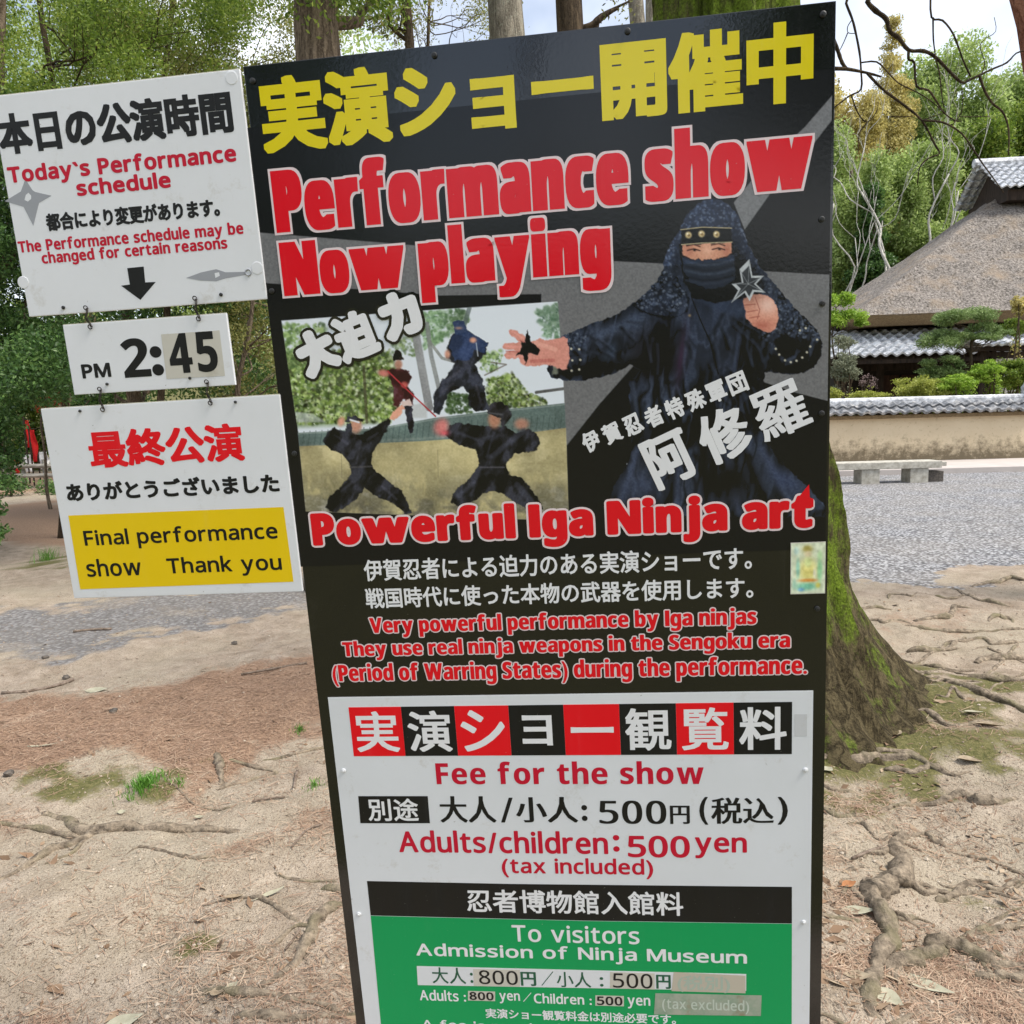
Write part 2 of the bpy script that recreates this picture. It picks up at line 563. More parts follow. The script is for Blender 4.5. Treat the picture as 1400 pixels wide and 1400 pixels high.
# pale paved strip along the foot of the garden wall
mt, nt, bs = mat_new('paving')
n0 = noise(nt, 3, 6, 0.6, coord(nt))
nt.links.new(mixc(nt, n0, (0.36, 0.32, 0.295), (0.50, 0.46, 0.43)), bs.inputs['Base Color'])
bs.inputs['Roughness'].default_value = 0.9
b = MB()
b.box((-2, 16.3, -0.1), (16, 18.4, 0.10))
tag(b.build('paved_strip', mt, bevel=0.01), kind='structure')

# ------------------------------------------------------------------ litter
M_NEEDLE = leaf_mat('needles', [(0.13, 0.075, 0.05), (0.31, 0.20, 0.135), (0.52, 0.42, 0.31)], 0.05, 0.8)
M_TWIG = two_tone('twig', (0.10, 0.07, 0.05), (0.24, 0.19, 0.15), 40)

def ground_px(n, lo=(-60, 640), hi=(1460, 1440)):
    """random points on the ground, spread evenly over the strip that is looked at"""
    out = []
    while len(out) < n:
        y = RNG.uniform(lo[1], hi[1]); x = RNG.uniform(lo[0], hi[0])
        p = gp(x, y)
        if p.y < 12: out.append((p.x, p.y))
    return np.array(out)

def needles():
    pts = ground_px(210000, (-60, 820))
    g, n, ms = near_weights(pts[:, 0], pts[:, 1])
    clump = fbm(pts[:, 0] * 2.5, pts[:, 1] * 2.5, seed=77, oct=3)
    keep = RNG.random(len(pts)) < np.clip(n * 0.9 + 0.03 + 0.16 * sstep(0.52, 0.66, clump) * (1 - g), 0, 1) * (1 - 0.9 * g)
    pts = pts[keep]
    k = len(pts)
    a = RNG.random(k) * math.pi * 2
    L = RNG.uniform(0.008, 0.034, k)
    w = RNG.uniform(0.0004, 0.0011, k)
    z = ground_h(pts[:, 0], pts[:, 1]) + RNG.uniform(0.001, 0.009, k)
    t = np.stack([np.cos(a), np.sin(a), RNG.uniform(-.25, .25, k)], 1) * L[:, None]
    s = np.stack([-np.sin(a), np.cos(a), RNG.uniform(-.6, .6, k)], 1) * w[:, None]
    c = np.column_stack([pts, z])
    V = np.stack([c - t - s, c - t + s, c + t + s, c + t - s], 1).reshape(-1, 3)
    o = link('pine_needle_litter', np_mesh('pine_needle_litter', V, np.arange(4 * k).reshape(-1, 4)), M_NEEDLE)
    tag(o, 'rust brown fallen needles strewn over the sandy ground', 'needle litter', kind='stuff')
needles()

def pebbles():
    pts = ground_px(26000, (-60, 800))
    g, n, ms = near_weights(pts[:, 0], pts[:, 1])
    pts = pts[RNG.random(len(pts)) < (0.5 + 0.5 * g) * (1 - .8 * n)]
    k = len(pts)
    r = np.minimum(RNG.gamma(2.0, 0.0013, k) + 0.0015, .009)
    z = ground_h(pts[:, 0], pts[:, 1])
    base = np.array([(1, 0, 0), (0, 1, 0), (-1, 0, 0), (0, -1, 0), (0, 0, .7), (0, 0, -.7)], float)
    fs = np.array([(0, 1, 4), (1, 2, 4), (2, 3, 4), (3, 0, 4), (1, 0, 5), (2, 1, 5), (3, 2, 5), (0, 3, 5)])
    V = base[None] * r[:, None, None] * RNG.uniform(0.6, 1.3, (k, 6, 1))
    V = V + np.column_stack([pts, z + r * .25])[:, None]
    Fc = fs[None] + (np.arange(k) * 6)[:, None, None]
    mt = leaf_mat('pebble', [(0.12, 0.09, 0.065), (0.30, 0.24, 0.18), (0.50, 0.44, 0.36)], 0.0, 0.9)
    o = link('loose_grit', np_mesh('loose_grit', V.reshape(-1, 3), Fc.reshape(-1, 3)), mt)
    tag(o, 'fine loose grit and crumbs scattered on the bare soil', 'grit', kind='stuff')
pebbles()

def leaf_scraps():
    pts = ground_px(9000, (-60, 800))
    g, n, ms = near_weights(pts[:, 0], pts[:, 1])
    right = sstep(.7, 1.3, pts[:, 0] / np.maximum(pts[:, 1], .5) * 3.2)
    cl = fbm(pts[:, 0] * 3, pts[:, 1] * 3, seed=55, oct=3)
    keep = RNG.random(len(pts)) < (.10 + .65 * right + .2 * n) * sstep(.40, .6, cl) * (1 - .85 * g)
    pts = pts[keep]; k = len(pts)
    a = RNG.random(k) * 6.283
    L = RNG.gamma(3, .0042, k) + .004
    t = np.stack([np.cos(a), np.sin(a), RNG.uniform(-.35, .35, k)], 1) * L[:, None]
    s = np.stack([-np.sin(a), np.cos(a), RNG.uniform(-.7, .7, k)], 1) * (L * RNG.uniform(.2, .5, k))[:, None]
    c = np.column_stack([pts, ground_h(pts[:, 0], pts[:, 1]) + .004])
    V = np.stack([c - t, c - s * .8 + t * .1, c + t, c + s + t * .1], 1).reshape(-1, 3)
    mt = leaf_mat('leaf_scrap', [(0.05, 0.032, 0.02), (0.22, 0.14, 0.085), (0.46, 0.38, 0.27)], 0.05, .9, 5)
    tag(link('leaf_litter', np_mesh('leaf_litter', V, np.arange(4 * k).reshape(-1, 4)), mt), 'small brown and tan leaf scraps littering the soil among the roots', 'leaf litter', kind='stuff')
leaf_scraps()

def leaf_bm(L, W, curl, bend):
    """a dry leaf: pointed oval with midrib fold"""
    vs_, fs_ = [], []
    n = 7
    for i in range(n):
        t = i / (n - 1)
        w = W * math.sin(math.pi * (t ** 0.8)) * 0.5 + (0.0015 if i in (0, n - 1) else 0)
        x = (t - .5) * L
        z = bend * (t - .5) ** 2 * 4
        vs_ += [(x, -w, z + curl * (w / W) * 2), (x, 0, z), (x, w, z + curl * (w / W) * 2)]
    for i in range(n - 1):
        a = i * 3
        fs_ += [[a, a + 3, a + 4, a + 1], [a + 1, a + 4, a + 5, a + 2]]
    b = MB(); b.add(vs_, fs_)
    b.tube([(-L * .5, 0, bend), (-L * .75, 0.004, bend * .8)], 0.0012, 5)
    return b

M_DRY = two_tone('dry_leaf', (0.20, 0.15, 0.10), (0.36, 0.30, 0.21), 25, bstr=0.2)
M_PALE = two_tone('pale_leaf', (0.27, 0.255, 0.18), (0.40, 0.385, 0.29), 20, bstr=0.2)
M_RUST = two_tone('rust_leaf', (0.24, 0.10, 0.04), (0.42, 0.20, 0.09), 25, bstr=0.2)
LEAVES = [(1263, 1348, 62, 16, -40, M_PALE, 'pale green fallen leaf lying under the thick forked root', 0.012),
          (1172, 1256, 42, 11, -4, M_PALE, 'pale curled dry leaf beside the upright root near the sign', 0.02),
          (1215, 1383, 34, 18, -60, M_PALE, 'small yellowish leaf at the lower right beside the root foot', 0.01),
          (1172, 1356, 18, 22, 70, M_DRY, 'dark brown curled leaf just left of the lower root', 0.025),
          (1330, 995, 22, 7, -8, M_PALE, 'pale leaf sliver on the needles right of the mossy trunk', 0.02),
          (1352, 1010, 30, 8, -30, M_DRY, 'tan dry leaf right of the pale sliver by the mossy trunk', 0.03),
          (1325, 1050, 28, 10, -15, M_DRY, 'broad tan leaf above the short root at the right', 0.03),
          (1225, 1020, 22, 11, 35, M_DRY, 'crumpled tan leaf at the foot of the mossy trunk', 0.03),
          (1185, 1016, 24, 8, -50, M_DRY, 'narrow tan leaf at the foot of the mossy trunk', 0.03),
          (1132, 1060, 14, 10, 30, M_PALE, 'white leaf scrap hard against the sign edge', 0.02),
          (1160, 1225, 20, 8, 15, M_RUST, 'rust coloured leaf close to the sign edge', 0.02),
          (132, 946, 27, 11, 8, M_PALE, 'whitish flat leaf on the pale sand at the left', 0.01),
          (57, 1025, 42, 4, 0, M_PALE, 'thin white stalk lying on the brown needle bed', 0.004),
          (320, 1231, 22, 6, 20, M_DRY, 'brown dry leaf on bare soil left of the fee panel', 0.02),
          (318, 1356, 14, 9, 40, M_PALE, 'small white leaf scrap by the lower left roots', 0.01),
          (168, 1390, 40, 16, 25, M_PALE, 'grey pale bark flake at the bottom left edge', 0.01),
          (372, 1228, 34, 6, 35, M_PALE, 'long pale leaf pointing at the sign edge', 0.015),
          (297, 1367, 16, 12, 0, M_DRY, 'grey green dry leaf on the lower left root', 0.02),
          (166, 1104, 10, 7, 20, M_PALE, 'tiny white scrap beside the grass tuft', 0.01),
          (272, 1112, 12, 6, 10, M_PALE, 'tiny white chip below the grass tuft', 0.01)]
for x, y, L, W, ang, mt, lab, curl in LEAVES:
    p = gp(x, y)
    sc = (p - CAM).length / FPX
    o = leaf_bm(L * sc * .95, W * sc * 1.35, curl * .5, 0.008).build('fallen_leaf', mt, smooth=True)
    o.location = (p.x, p.y, gz(p.x, p.y) + 0.004)
    o.rotation_euler = (random.uniform(-.15, .15), random.uniform(-.1, .1), math.radians(ang))
    tag(o, lab, 'leaf', 'fallen leaves on the soil')

STONES = [(64, 1106, 'x'), ]
M_STONE = two_tone('stone', (0.05, 0.045, 0.04), (0.14, 0.12, 0.10), 30)
for x, y, lab in [(63, 905, 'small dark pine cone on the gravel at the left'), (320, 875, 'small dark lump on sand beside the sign edge'),
                  (156, 977, 'dark brown crumb on the needle bed'), (12, 1061, 'black lump at the edge of the needle bed'), (90, 924, 'tiny black crumb below the gravel band')]:
    p = gp(x, y)
    bm = bmesh.new()
    bmesh.ops.create_icosphere(bm, subdivisions=2, radius=0.022)
    for v in bm.verts: v.co *= random.uniform(.75, 1.2); v.co.z *= .7
    me = bpy.data.meshes.new('pine_cone'); bm.to_mesh(me); bm.free()
    o = link('pine_cone', me, M_STONE)
    o.location = (p.x, p.y, gz(p.x, p.y) + 0.008)
    tag(o, lab, 'pine cone', 'dark cones and lumps on the soil')

def twig(pxs, w, lab):
    P = [gp(x, y) for x, y in pxs]
    for q in P: q.z = gz(q.x, q.y) + 0.008
    d = (P[0] - CAM).length / FPX
    b = MB(); b.tube(smooth_pts(P, 3), [w * d * .5] * ((len(P) - 1) * 3 + 1), 6)
    tag(b.build('twig', M_TWIG, smooth=True), lab, 'twig', 'twigs on the soil')
twig([(402, 1077), (404, 1060), (406, 1048)], 4, 'short dark twig standing out from the soil beside the sign')
twig([(400, 1165), (420, 1140), (440, 1128)], 2.5, 'thin bent twig on the soil near the fee panel')
twig([(2, 946), (40, 943), (82, 934), (100, 928)], 4, 'long dark twig on the sand at the left edge')
twig([(330, 926), (380, 918), (420, 913)], 3, 'dark twig along the upper edge of the needle bed')
twig([(100, 863), (125, 860), (152, 859)], 3.5, 'dark twig lying on the gravel band')
twig([(1165, 1185), (1190, 1172), (1212, 1162)], 4, 'dark pointed twig left of the upright root')
twig([(345, 1098), (365, 1092), (390, 1088)], 2.5, 'thin twig on sand between root and sign')
twig([(390, 1300), (402, 1288), (410, 1278)], 3, 'small twig beside the gnarled lower root')

M_GRASS = leaf_mat('grass', [(0.04, 0.12, 0.015), (0.10, 0.26, 0.03), (0.22, 0.38, 0.07)], 0.3, 0.5)
def tuft(px, py, wpx, n, hgt, lab):
    p = gp(px, py); d = (p - CAM).length / FPX
    V = []
    for i in range(n):
        a = random.uniform(0, 2 * math.pi); rr = abs(random.gauss(0, .5)) * wpx * d * .5
        x, y = p.x + math.cos(a) * rr, p.y + math.sin(a) * rr * 1.6
        z = gz(x, y)
        h = hgt * random.uniform(.4, 1.1) * math.exp(-(rr / (wpx * d)) ** 2)
        w = random.uniform(.001, .0025); ang = random.uniform(0, math.pi)
        lx, ly = random.gauss(0, .5) * h, random.gauss(0, .5) * h
        s = Vector((math.cos(ang) * w, math.sin(ang) * w, 0))
        b0 = Vector((x, y, z - .003)); m_ = Vector((x + lx * .4, y + ly * .4, z + h * .65)); t_ = Vector((x + lx, y + ly, z + h))
        V += [b0 - s, b0 + s, m_ + s * .8, m_ - s * .8, m_ - s * .8, m_ + s * .8, t_ + s * .15, t_ - s * .15]
    me = np_mesh('grass_tuft', np.array(V), np.arange(len(V)).reshape(-1, 4))
    tag(link('grass_tuft', me, M_GRASS), lab, 'grass tuft', 'grass tufts')
tuft(197, 1075, 46, 420, 0.05, 'bright green grass tuft at the edge of the needle bed')
tuft(245, 1072, 26, 60, 0.025, 'sparse weak grass sprig right of the bright tuft')
tuft(65, 766, 30, 160, 0.16, 'grass clump far back at the left of the gravel band')
tuft(410, 990, 26, 60, 0.03, 'pale little weed beside the sign edge')
tuft(430, 1075, 30, 80, 0.025, 'flat grey green weed near the sign edge')

# ================================================================== TREES
def bark(name, a, b, moss=None, mlo=0.45, mhi=0.6, scale=9, lich=None):
    """furrowed bark: ridged noise drawn out along the trunk, fine grain on top, moss or lichen in patches"""
    mt, nt, bs = mat_new(name)
    v = coord(nt, 'Object', (1, 1, 0.16))
    v2 = coord(nt, 'Object', (1, 1, 0.5))
    n1 = noise(nt, scale * 1.6, 5, 0.6, v, .6)
    ab = nd(nt, 'ShaderNodeMath', operation='SUBTRACT'); nt.links.new(n1, ab.inputs[0]); ab.inputs[1].default_value = .5
    ab2 = nd(nt, 'ShaderNodeMath', operation='ABSOLUTE'); nt.links.new(ab.outputs[0], ab2.inputs[0])
    crack = mapr(nt, ab2.outputs[0], 0.0, 0.11)
    n2 = noise(nt, scale * 9, 6, 0.75, v2)
    hsum = nd(nt, 'ShaderNodeMath', operation='MULTIPLY_ADD')
    nt.links.new(crack, hsum.inputs[0]); hsum.inputs[1].default_value = 0.42; nt.links.new(n2, hsum.inputs[2])
    c = mixc(nt, mapr(nt, hsum.outputs[0], 0.42, 1.02), a, b)
    if lich is not None:
        n3 = noise(nt, 14, 6, 0.75, coord(nt, 'Object'))
        c = mixc(nt, mapr(nt, n3, 0.52, 0.66, 0, .8), c, lich)
    if moss is not None:
        n4 = noise(nt, 4.5, 8, 0.75, coord(nt, 'Object', (1, 1, .45)))
        sp = nt.nodes.new('ShaderNodeSeparateXYZ'); nt.links.new(coord(nt, 'Object'), sp.inputs[0])
        zz = nd(nt, 'ShaderNodeMath', operation='ADD')
        nt.links.new(n4, zz.inputs[0]); nt.links.new(mapr(nt, sp.outputs['Z'], .2, 1.2, -.10, .07), zz.inputs[1])
        g = noise(nt, 90, 4, .75, coord(nt, 'Object'))
        mm = mixc(nt, mapr(nt, g, .3, .7), np.array(moss) * .30, np.array(moss) * 1.9)
        c = mixc(nt, mapr(nt, zz.outputs[0], mlo, mhi), c, mm)
        h3 = nd(nt, 'ShaderNodeMath', operation='MULTIPLY_ADD'); nt.links.new(g, h3.inputs[0]); h3.inputs[1].default_value = .5; nt.links.new(hsum.outputs[0], h3.inputs[2])
        hsum = h3
    gr = noise(nt, 75, 5, .8, coord(nt, 'Object'))
    c = mixc(nt, mapr(nt, gr, .50, .68, 0, .65), c, np.array(a) * .8)
    c = mixc(nt, mapr(nt, gr, .30, .44, .45, 0), c, np.array(b) * 1.35)
    nt.links.new(c, bs.inputs['Base Color'])
    bs.inputs['Roughness'].default_value = 0.95
    bs.inputs['Specular IOR Level'].default_value = 0.12
    bump(nt, bs, hsum.outputs[0], 0.9, 0.03)
    return mt

B_BROWN = bark('bark_brown', (0.07, 0.052, 0.037), (0.30, 0.235, 0.165), None, scale=8)
B_PALE = bark('bark_pale', (0.13, 0.115, 0.09), (0.38, 0.34, 0.27), None, scale=7, lich=(0.40, 0.40, 0.32))
B_DARK = bark('bark_dark', (0.035, 0.026, 0.018), (0.13, 0.095, 0.06), None, scale=7)
B_MOSS = bark('bark_moss', (0.032, 0.025, 0.014), (0.155, 0.125, 0.068), (0.135, 0.20, 0.02), 0.465, 0.585, 9)
B_RED = bark('bark_red', (0.17, 0.065, 0.04), (0.42, 0.21, 0.14), None, scale=5)
B_ROOT = two_tone('bark_root', (0.085, 0.066, 0.048), (0.34, 0.275, 0.20), 34, (1, 1, 1), .34, .66, .95, 1.0, .02, 8, (0.17, 0.15, 0.085), 5.0, .5, .68)
B_WHITE = bark('bark_white', (0.36, 0.34, 0.29), (0.68, 0.66, 0.60), None, scale=6)

def leaf_cloud(clumps, n, size, aspect=0.5, spread=1.0, flat=0.0):
    """clumps: (x,y,z,rx,ry,rz); n leaves spread by clump volume; returns verts, faces of leaf quads"""
    C = np.array(clumps, float)
    vol = (C[:, 3] * C[:, 4] * C[:, 5]) ** 0.75
    idx = RNG.choice(len(C), n, p=vol / vol.sum())
    d = RNG.normal(size=(n, 3))
    d /= np.linalg.norm(d, axis=1)[:, None]
    r = RNG.random(n) ** 0.45 * spread * RNG.uniform(.85, 1.2, n)
    P = C[idx, :3] + d * r[:, None] * C[idx, 3:6]
    t = RNG.normal(size=(n, 3)); t[:, 2] -= 0.3
    t /= np.linalg.norm(t, axis=1)[:, None]
    s = RNG.normal(size=(n, 3)); s[:, 2] *= (1 - flat)
    s = np.cross(t, s)
    s /= np.linalg.norm(s, axis=1)[:, None] + 1e-9
    L = size * RNG.uniform(.6, 1.25, n)
    t = t * (L * .5)[:, None]
    s = s * (L * .5 * aspect)[:, None]
    V = np.stack([P - t, P + s * .9 - t * .1, P + t, P - s * .9 - t * .1], 1).reshape(-1, 3)
    return V, np.arange(4 * n).reshape(-1, 4)

def clumps_in(c, r, n, rel=0.36, seed=0, hollow=0.35):
    rg = np.random.default_rng(seed)
    out = []
    for i in range(n):
        d = rg.normal(size=3); d /= np.linalg.norm(d)
        k = hollow + (1 - hollow) * rg.random() ** .6
        q = rel * rg.uniform(.6, 1.4)
        out.append((c[0] + d[0] * r[0] * k, c[1] + d[1] * r[1] * k, c[2] + d[2] * r[2] * k, r[0] * q, r[1] * q, r[2] * q * .75))
    return out

def jagged(a, b, n, amp, rg):
    a, b = np.array(a, float), np.array(b, float)
    L = np.linalg.norm(b - a)
    P = [a + (b - a) * (i / n) + (rg.normal(size=3) * amp * L if 0 < i < n else 0) for i in range(n + 1)]
    return smooth_pts(P, 3)

def tree(label, base, height, r0, barkm, leafm, clumps, n, size, group='trees around the yard', lean=(0, 0), name='broadleaf_tree', aspect=.5, limbs=6, seed=1, top_r=.35, path=None, flat=0.0, cat='tree'):
    """base (x,y): trunk with limbs to its clumps, crown of separate leaves"""
    z0 = gz(*base) - 0.15
    root = empty(name, (base[0], base[1], z0), label, cat, group)
    off = Vector((-base[0], -base[1], -z0))
    rg = np.random.default_rng(seed)
    b = MB()
    if path is None:
        top = (base[0] + lean[0], base[1] + lean[1], z0 + height)
        path = jagged((base[0], base[1], z0), top, 5, 0.018, rg)
    P = [Vector(p) + off for p in path]
    R_ = [r0 * (1 - (1 - top_r) * (i / (len(P) - 1))) * (1 + .5 * math.exp(-i / len(P) * 14)) for i in range(len(P))]
    b.tube(P, R_, 14, jit=.05)
    if clumps:
        ch = rg.choice(len(clumps), min(limbs, len(clumps)), replace=False)
        for k in ch:
            q = Vector(clumps[k][:3]) + off
            cand = [i for i in range(len(P)) if P[i].z < q.z - .25 * abs(P[i].xy.length - q.xy.length) - .1] or [len(P) // 2]
            i = cand[-1]
            pts = jagged(P[i], q, 4, .06, rg)
            ra = R_[i] * .45
            b.tube([Vector(p) for p in pts], [ra * (1 - .85 * j / (len(pts) - 1)) for j in range(len(pts))], 7)
            for _ in range(2):
                q2 = q + Vector(rg.normal(size=3) * .6) * clumps[k][3]
                pts2 = jagged(pts[len(pts) // 2], q2, 3, .08, rg)
                b.tube([Vector(p) for p in pts2], [ra * .4 * (1 - .8 * j / (len(pts2) - 1)) for j in range(len(pts2))], 5)
    b.build('trunk', barkm, root, smooth=True)
    if clumps and n:
        V, Fc = leaf_cloud(clumps, n, size, aspect, flat=flat)
        V = V + np.array(off)
        link('crown', np_mesh('crown', V, Fc), leafm, root)
    return root

L_SPRING = leaf_mat('leaf_spring', [(0.035, 0.07, 0.012), (0.16, 0.25, 0.03), (0.46, 0.52, 0.11)], 0.45)
L_OLIVE = leaf_mat('leaf_olive', [(0.05, 0.06, 0.014), (0.21, 0.22, 0.055), (0.48, 0.46, 0.17)], 0.4)
L_DARK = leaf_mat('leaf_dark', [(0.016, 0.042, 0.012), (0.07, 0.15, 0.035), (0.22, 0.35, 0.10)], 0.35, 0.4)
L_LIME = leaf_mat('leaf_lime', [(0.10, 0.20, 0.02), (0.26, 0.42, 0.04), (0.48, 0.60, 0.12)], 0.4)
L_GOLD = leaf_mat('leaf_gold', [(0.22, 0.18, 0.06), (0.52, 0.45, 0.15), (0.76, 0.69, 0.36)], 0.5)
L_YELG = leaf_mat('leaf_yelg', [(0.14, 0.20, 0.05), (0.34, 0.45, 0.13), (0.62, 0.71, 0.33)], 0.5)
L_PINE = leaf_mat('leaf_pine', [(0.05, 0.09, 0.025), (0.17, 0.26, 0.075), (0.38, 0.47, 0.20)], 0.3)
L_BUSH = leaf_mat('leaf_bush', [(0.10, 0.12, 0.02), (0.33, 0.37, 0.06), (0.56, 0.57, 0.17)], 0.35, clump=3)
L_GREY = leaf_mat('leaf_grey', [(0.08, 0.09, 0.05), (0.20, 0.22, 0.14), (0.38, 0.40, 0.28)], 0.2)
L_RED = leaf_mat('leaf_red', [(0.15, 0.02, 0.01), (0.40, 0.06, 0.02), (0.55, 0.16, 0.05)], 0.3)

def xz(px, py, Y):
    p = at(px, py, Y)
    return p.x, p.z

# ---- the big mossy tree behind the sign
def mossy_tree():
    zb = -0.25
    root = empty('mossy_tree', (TREE_C.x, TREE_C.y, zb), 'big mossy tree with a flared foot standing right behind the sign', 'tree')
    nz, na = 150, 120
    zs = np.concatenate([np.linspace(zb, 1.2, 100), np.linspace(1.23, 7.0, nz - 100)])
    th = np.linspace(0, 2 * math.pi, na, endpoint=False)
    Z, T = np.meshgrid(zs, th, indexing='ij')
    zz = np.maximum(Z, 0)
    fl = np.exp(-zz / .30) + .22 * np.exp(-zz / .10) * (.5 + .5 * np.cos(T + .5))
    lob = 0.5 + 0.5 * np.cos(5 * T + 0.6) * .7 + .3 * np.cos(3 * T + 2)
    r = 0.27 + 0.40 * np.exp(-zz / 1.6) + fl * 0.40 * (0.45 + lob * .75) * (1 - .4 * np.clip(-np.sin(T), 0, 1))
    ridge = (fbm(np.cos(T) * 5, np.sin(T) * 5, Z * .8, 5, 3) - .5) + .55 * (np.abs(fbm(np.cos(T) * 7, np.sin(T) * 7, Z * .9, 15, 3) - .5) * 4 - .5)
    fin = (fbm(np.cos(T) * 16, np.sin(T) * 16, Z * 3.5, 8, 4) - .5)
    r = r * (1 + .22 * ridge * (1 - .55 * np.exp(-zz / .35))) + fin * .11
    sl = np.array([0.0])
    cx = -0.085 * np.clip(Z, 0, 4) * .35 / 1.0
    X = cx + r * np.cos(T)
    Yc = r * np.sin(T)
    V = np.stack([X, Yc, Z - zb], -1).reshape(-1, 3)
    i = np.arange(nz - 1)[:, None] * na + np.arange(na)[None]
    j = np.arange(nz - 1)[:, None] * na + (np.arange(na)[None] + 1) % na
    Fc = np.stack([i, j, j + na, i + na], -1).reshape(-1, 4)
    link('trunk', np_mesh('trunk', V, Fc, True), B_MOSS, root)
    off = Vector((-TREE_C.x, -TREE_C.y, -zb))
    # moss and leaf fuzz on the bark
    # limbs that hang into the picture from above
    def c5(pts, dx=0): return [(1100 + x / 4.667, y / 4.667) for x, y in pts]
    top = TREE_C + Vector((-.15, -.1, 4.2))
    BR = [  # points in crop units, start width px, end width px, distance
        ([(390, -60), (400, 10), (455, 70), (520, 120), (545, 200), (600, 240), (665, 320), (760, 325), (830, 360), (900, 430), (1000, 525), (1050, 510), (1115, 480), (1200, 440), (1290, 400), (1350, 340), (1420, 320)], 7, 1.6, 4.9, True),
        ([(1115, 480), (1150, 580), (1200, 660), (1260, 710), (1295, 790), (1305, 900), (1300, 990)], 3.2, 1.6, 4.9, False),
        ([(665, 320), (665, 380), (700, 400), (715, 550), (790, 575), (850, 660), (890, 720), (960, 770), (1005, 772)], 3.4, 1.2, 4.9, False),
        ([(830, 360), (860, 460), (875, 600), (890, 690)], 2, 1, 4.9, False),
        ([(1060, 490), (1010, 380), (950, 220), (880, 130), (810, 110), (805, -60)], 2, 2.4, 4.9, False),
        ([(820, 112), (822, 250), (835, 355)], 2, 1.4, 4.9, False),
        ([(60, 360), (150, 430), (270, 440), (400, 465), (490, 490)], 7, 2.5, 4.5, True),
        ([(185, 250), (215, 330), (240, 400), (270, 440)], 5, 4, 4.5, False),
        ([(400, 468), (500, 570), (620, 660), (750, 770), (830, 920), (860, 980), (790, 1010), (735, 1070), (720, 1180)], 3.6, 1.2, 4.5, False),
        ([(750, 770), (880, 780), (1000, 850), (1080, 960), (1140, 1050), (1200, 1130), (1270, 1230)], 2.6, 1.1, 4.5, False),
        ([(250, -60), (265, 20), (300, 110), (320, 180), (350, 330), (360, 450), (360, 570), (290, 610), (210, 670), (170, 700)], 3.6, 1.6, 4.7, True),
        ([(300, 610), (340, 720), (400, 780), (460, 710), (470, 650)], 1.7, 1, 4.7, False),
        ([(400, 785), (350, 850), (340, 980)], 1.7, 1, 4.7, False),
        ([(360, 400), (460, 395), (530, 460), (600, 530), (720, 590), (800, 640), (860, 690), (895, 722)], 2, 1, 4.7, False),
        ([(940, 800), (1000, 720), (1010, 620), (1000, 560)], 1.3, .8, 4.5, False),
        ([(760, 765), (830, 740), (880, 725)], 1.4, .9, 4.5, False),
        ([(545, 740), (600, 745), (690, 742)], 1.1, .8, 4.5, False),
        ([(990, 745), (1080, 745), (1180, 742)], 1.1, .8, 4.9, False),
        ([(1130, 470), (1150, 400), (1120, 300), (1150, 250), (1220, 200), (1210, 110)], 1.2, .7, 4.9, False),
        ([(275, 210), (250, 270), (220, 330)], 1.4, .8, 4.7, False),
        ([(300, 130), (275, 170), (280, 210), (335, 212)], 1.2, .8, 4.7, False)]
    for pts, w0, w1, Y, to_trunk in BR:
        q = [at(x, y, Y) for x, y in c5(pts)]
        if to_trunk:
            st = Vector((TREE_C.x - .1, TREE_C.y, q[0].z - .1))
            q = [st + (q[0] - st) * .02, st + (q[0] - st) * .45 + Vector((0, 0, .12))] + q
        pp = smooth_pts(q, 3)
        n_ = len(pp)
        d = Y / FPX
        rad = [d * .5 * 1.05 * (w0 + (w1 - w0) * i / (n_ - 1)) * random.uniform(.9, 1.15) for i in range(n_)]
        b = MB(); b.tube([Vector(p) + off for p in pp], rad, 7)
        b.build('branch', B_DARK, root, smooth=True)
    # roots showing on the soil
    def root_tube(pxs, w, sink=.35, wavy=1.0):
        G = [gp(x, y) for x, y in pxs]
        P = smooth_pts(G, 8)
        n_ = len(P)
        d = (G[0] - CAM).length / FPX
        pts, rad = [], []
        for i, p in enumerate(P):
            t = i / (n_ - 1)
            r_ = w * d * .5 * (.55 + .45 * math.sin(math.pi * min(1, t * 1.1 + .12))) * (.75 + .5 * float(vnoise(i * .35, w * 3.1, 0, 5)))
            x, y = p[0] + (float(vnoise(i * .22, w, 0, 6)) - .5) * r_ * 1.6, p[1] + (float(vnoise(i * .22, w, 0, 7)) - .5) * r_ * 1.6
            pts.append(Vector((x, y, gz(x, y) + r_ * (.02 + .7 * (float(vnoise(i * .3, w * 2, 0, 8)) - .5) - (.9 * max(0, abs(t - .5) - .36) / .14)))) + off)
            rad.append(r_)
        b = MB(); b.tube(pts, rad, 12)
        va = np.array(b.v); ctr = np.repeat(np.array([tuple(q) for q in pts]), 12, 0); rr_ = np.repeat(np.array(rad), 12)
        s_ = 1 + 1.1 * (fbm(va[:, 0] * 26, va[:, 1] * 26, va[:, 2] * 26, 71, 3) - .5) + .5 * (vnoise(va[:, 0] * 90, va[:, 1] * 90, va[:, 2] * 90, 72) - .5)
        b.v = [tuple(q) for q in ctr + (va - ctr) * s_[:, None]]
        b.build('surface_root', B_ROOT, root, smooth=True)
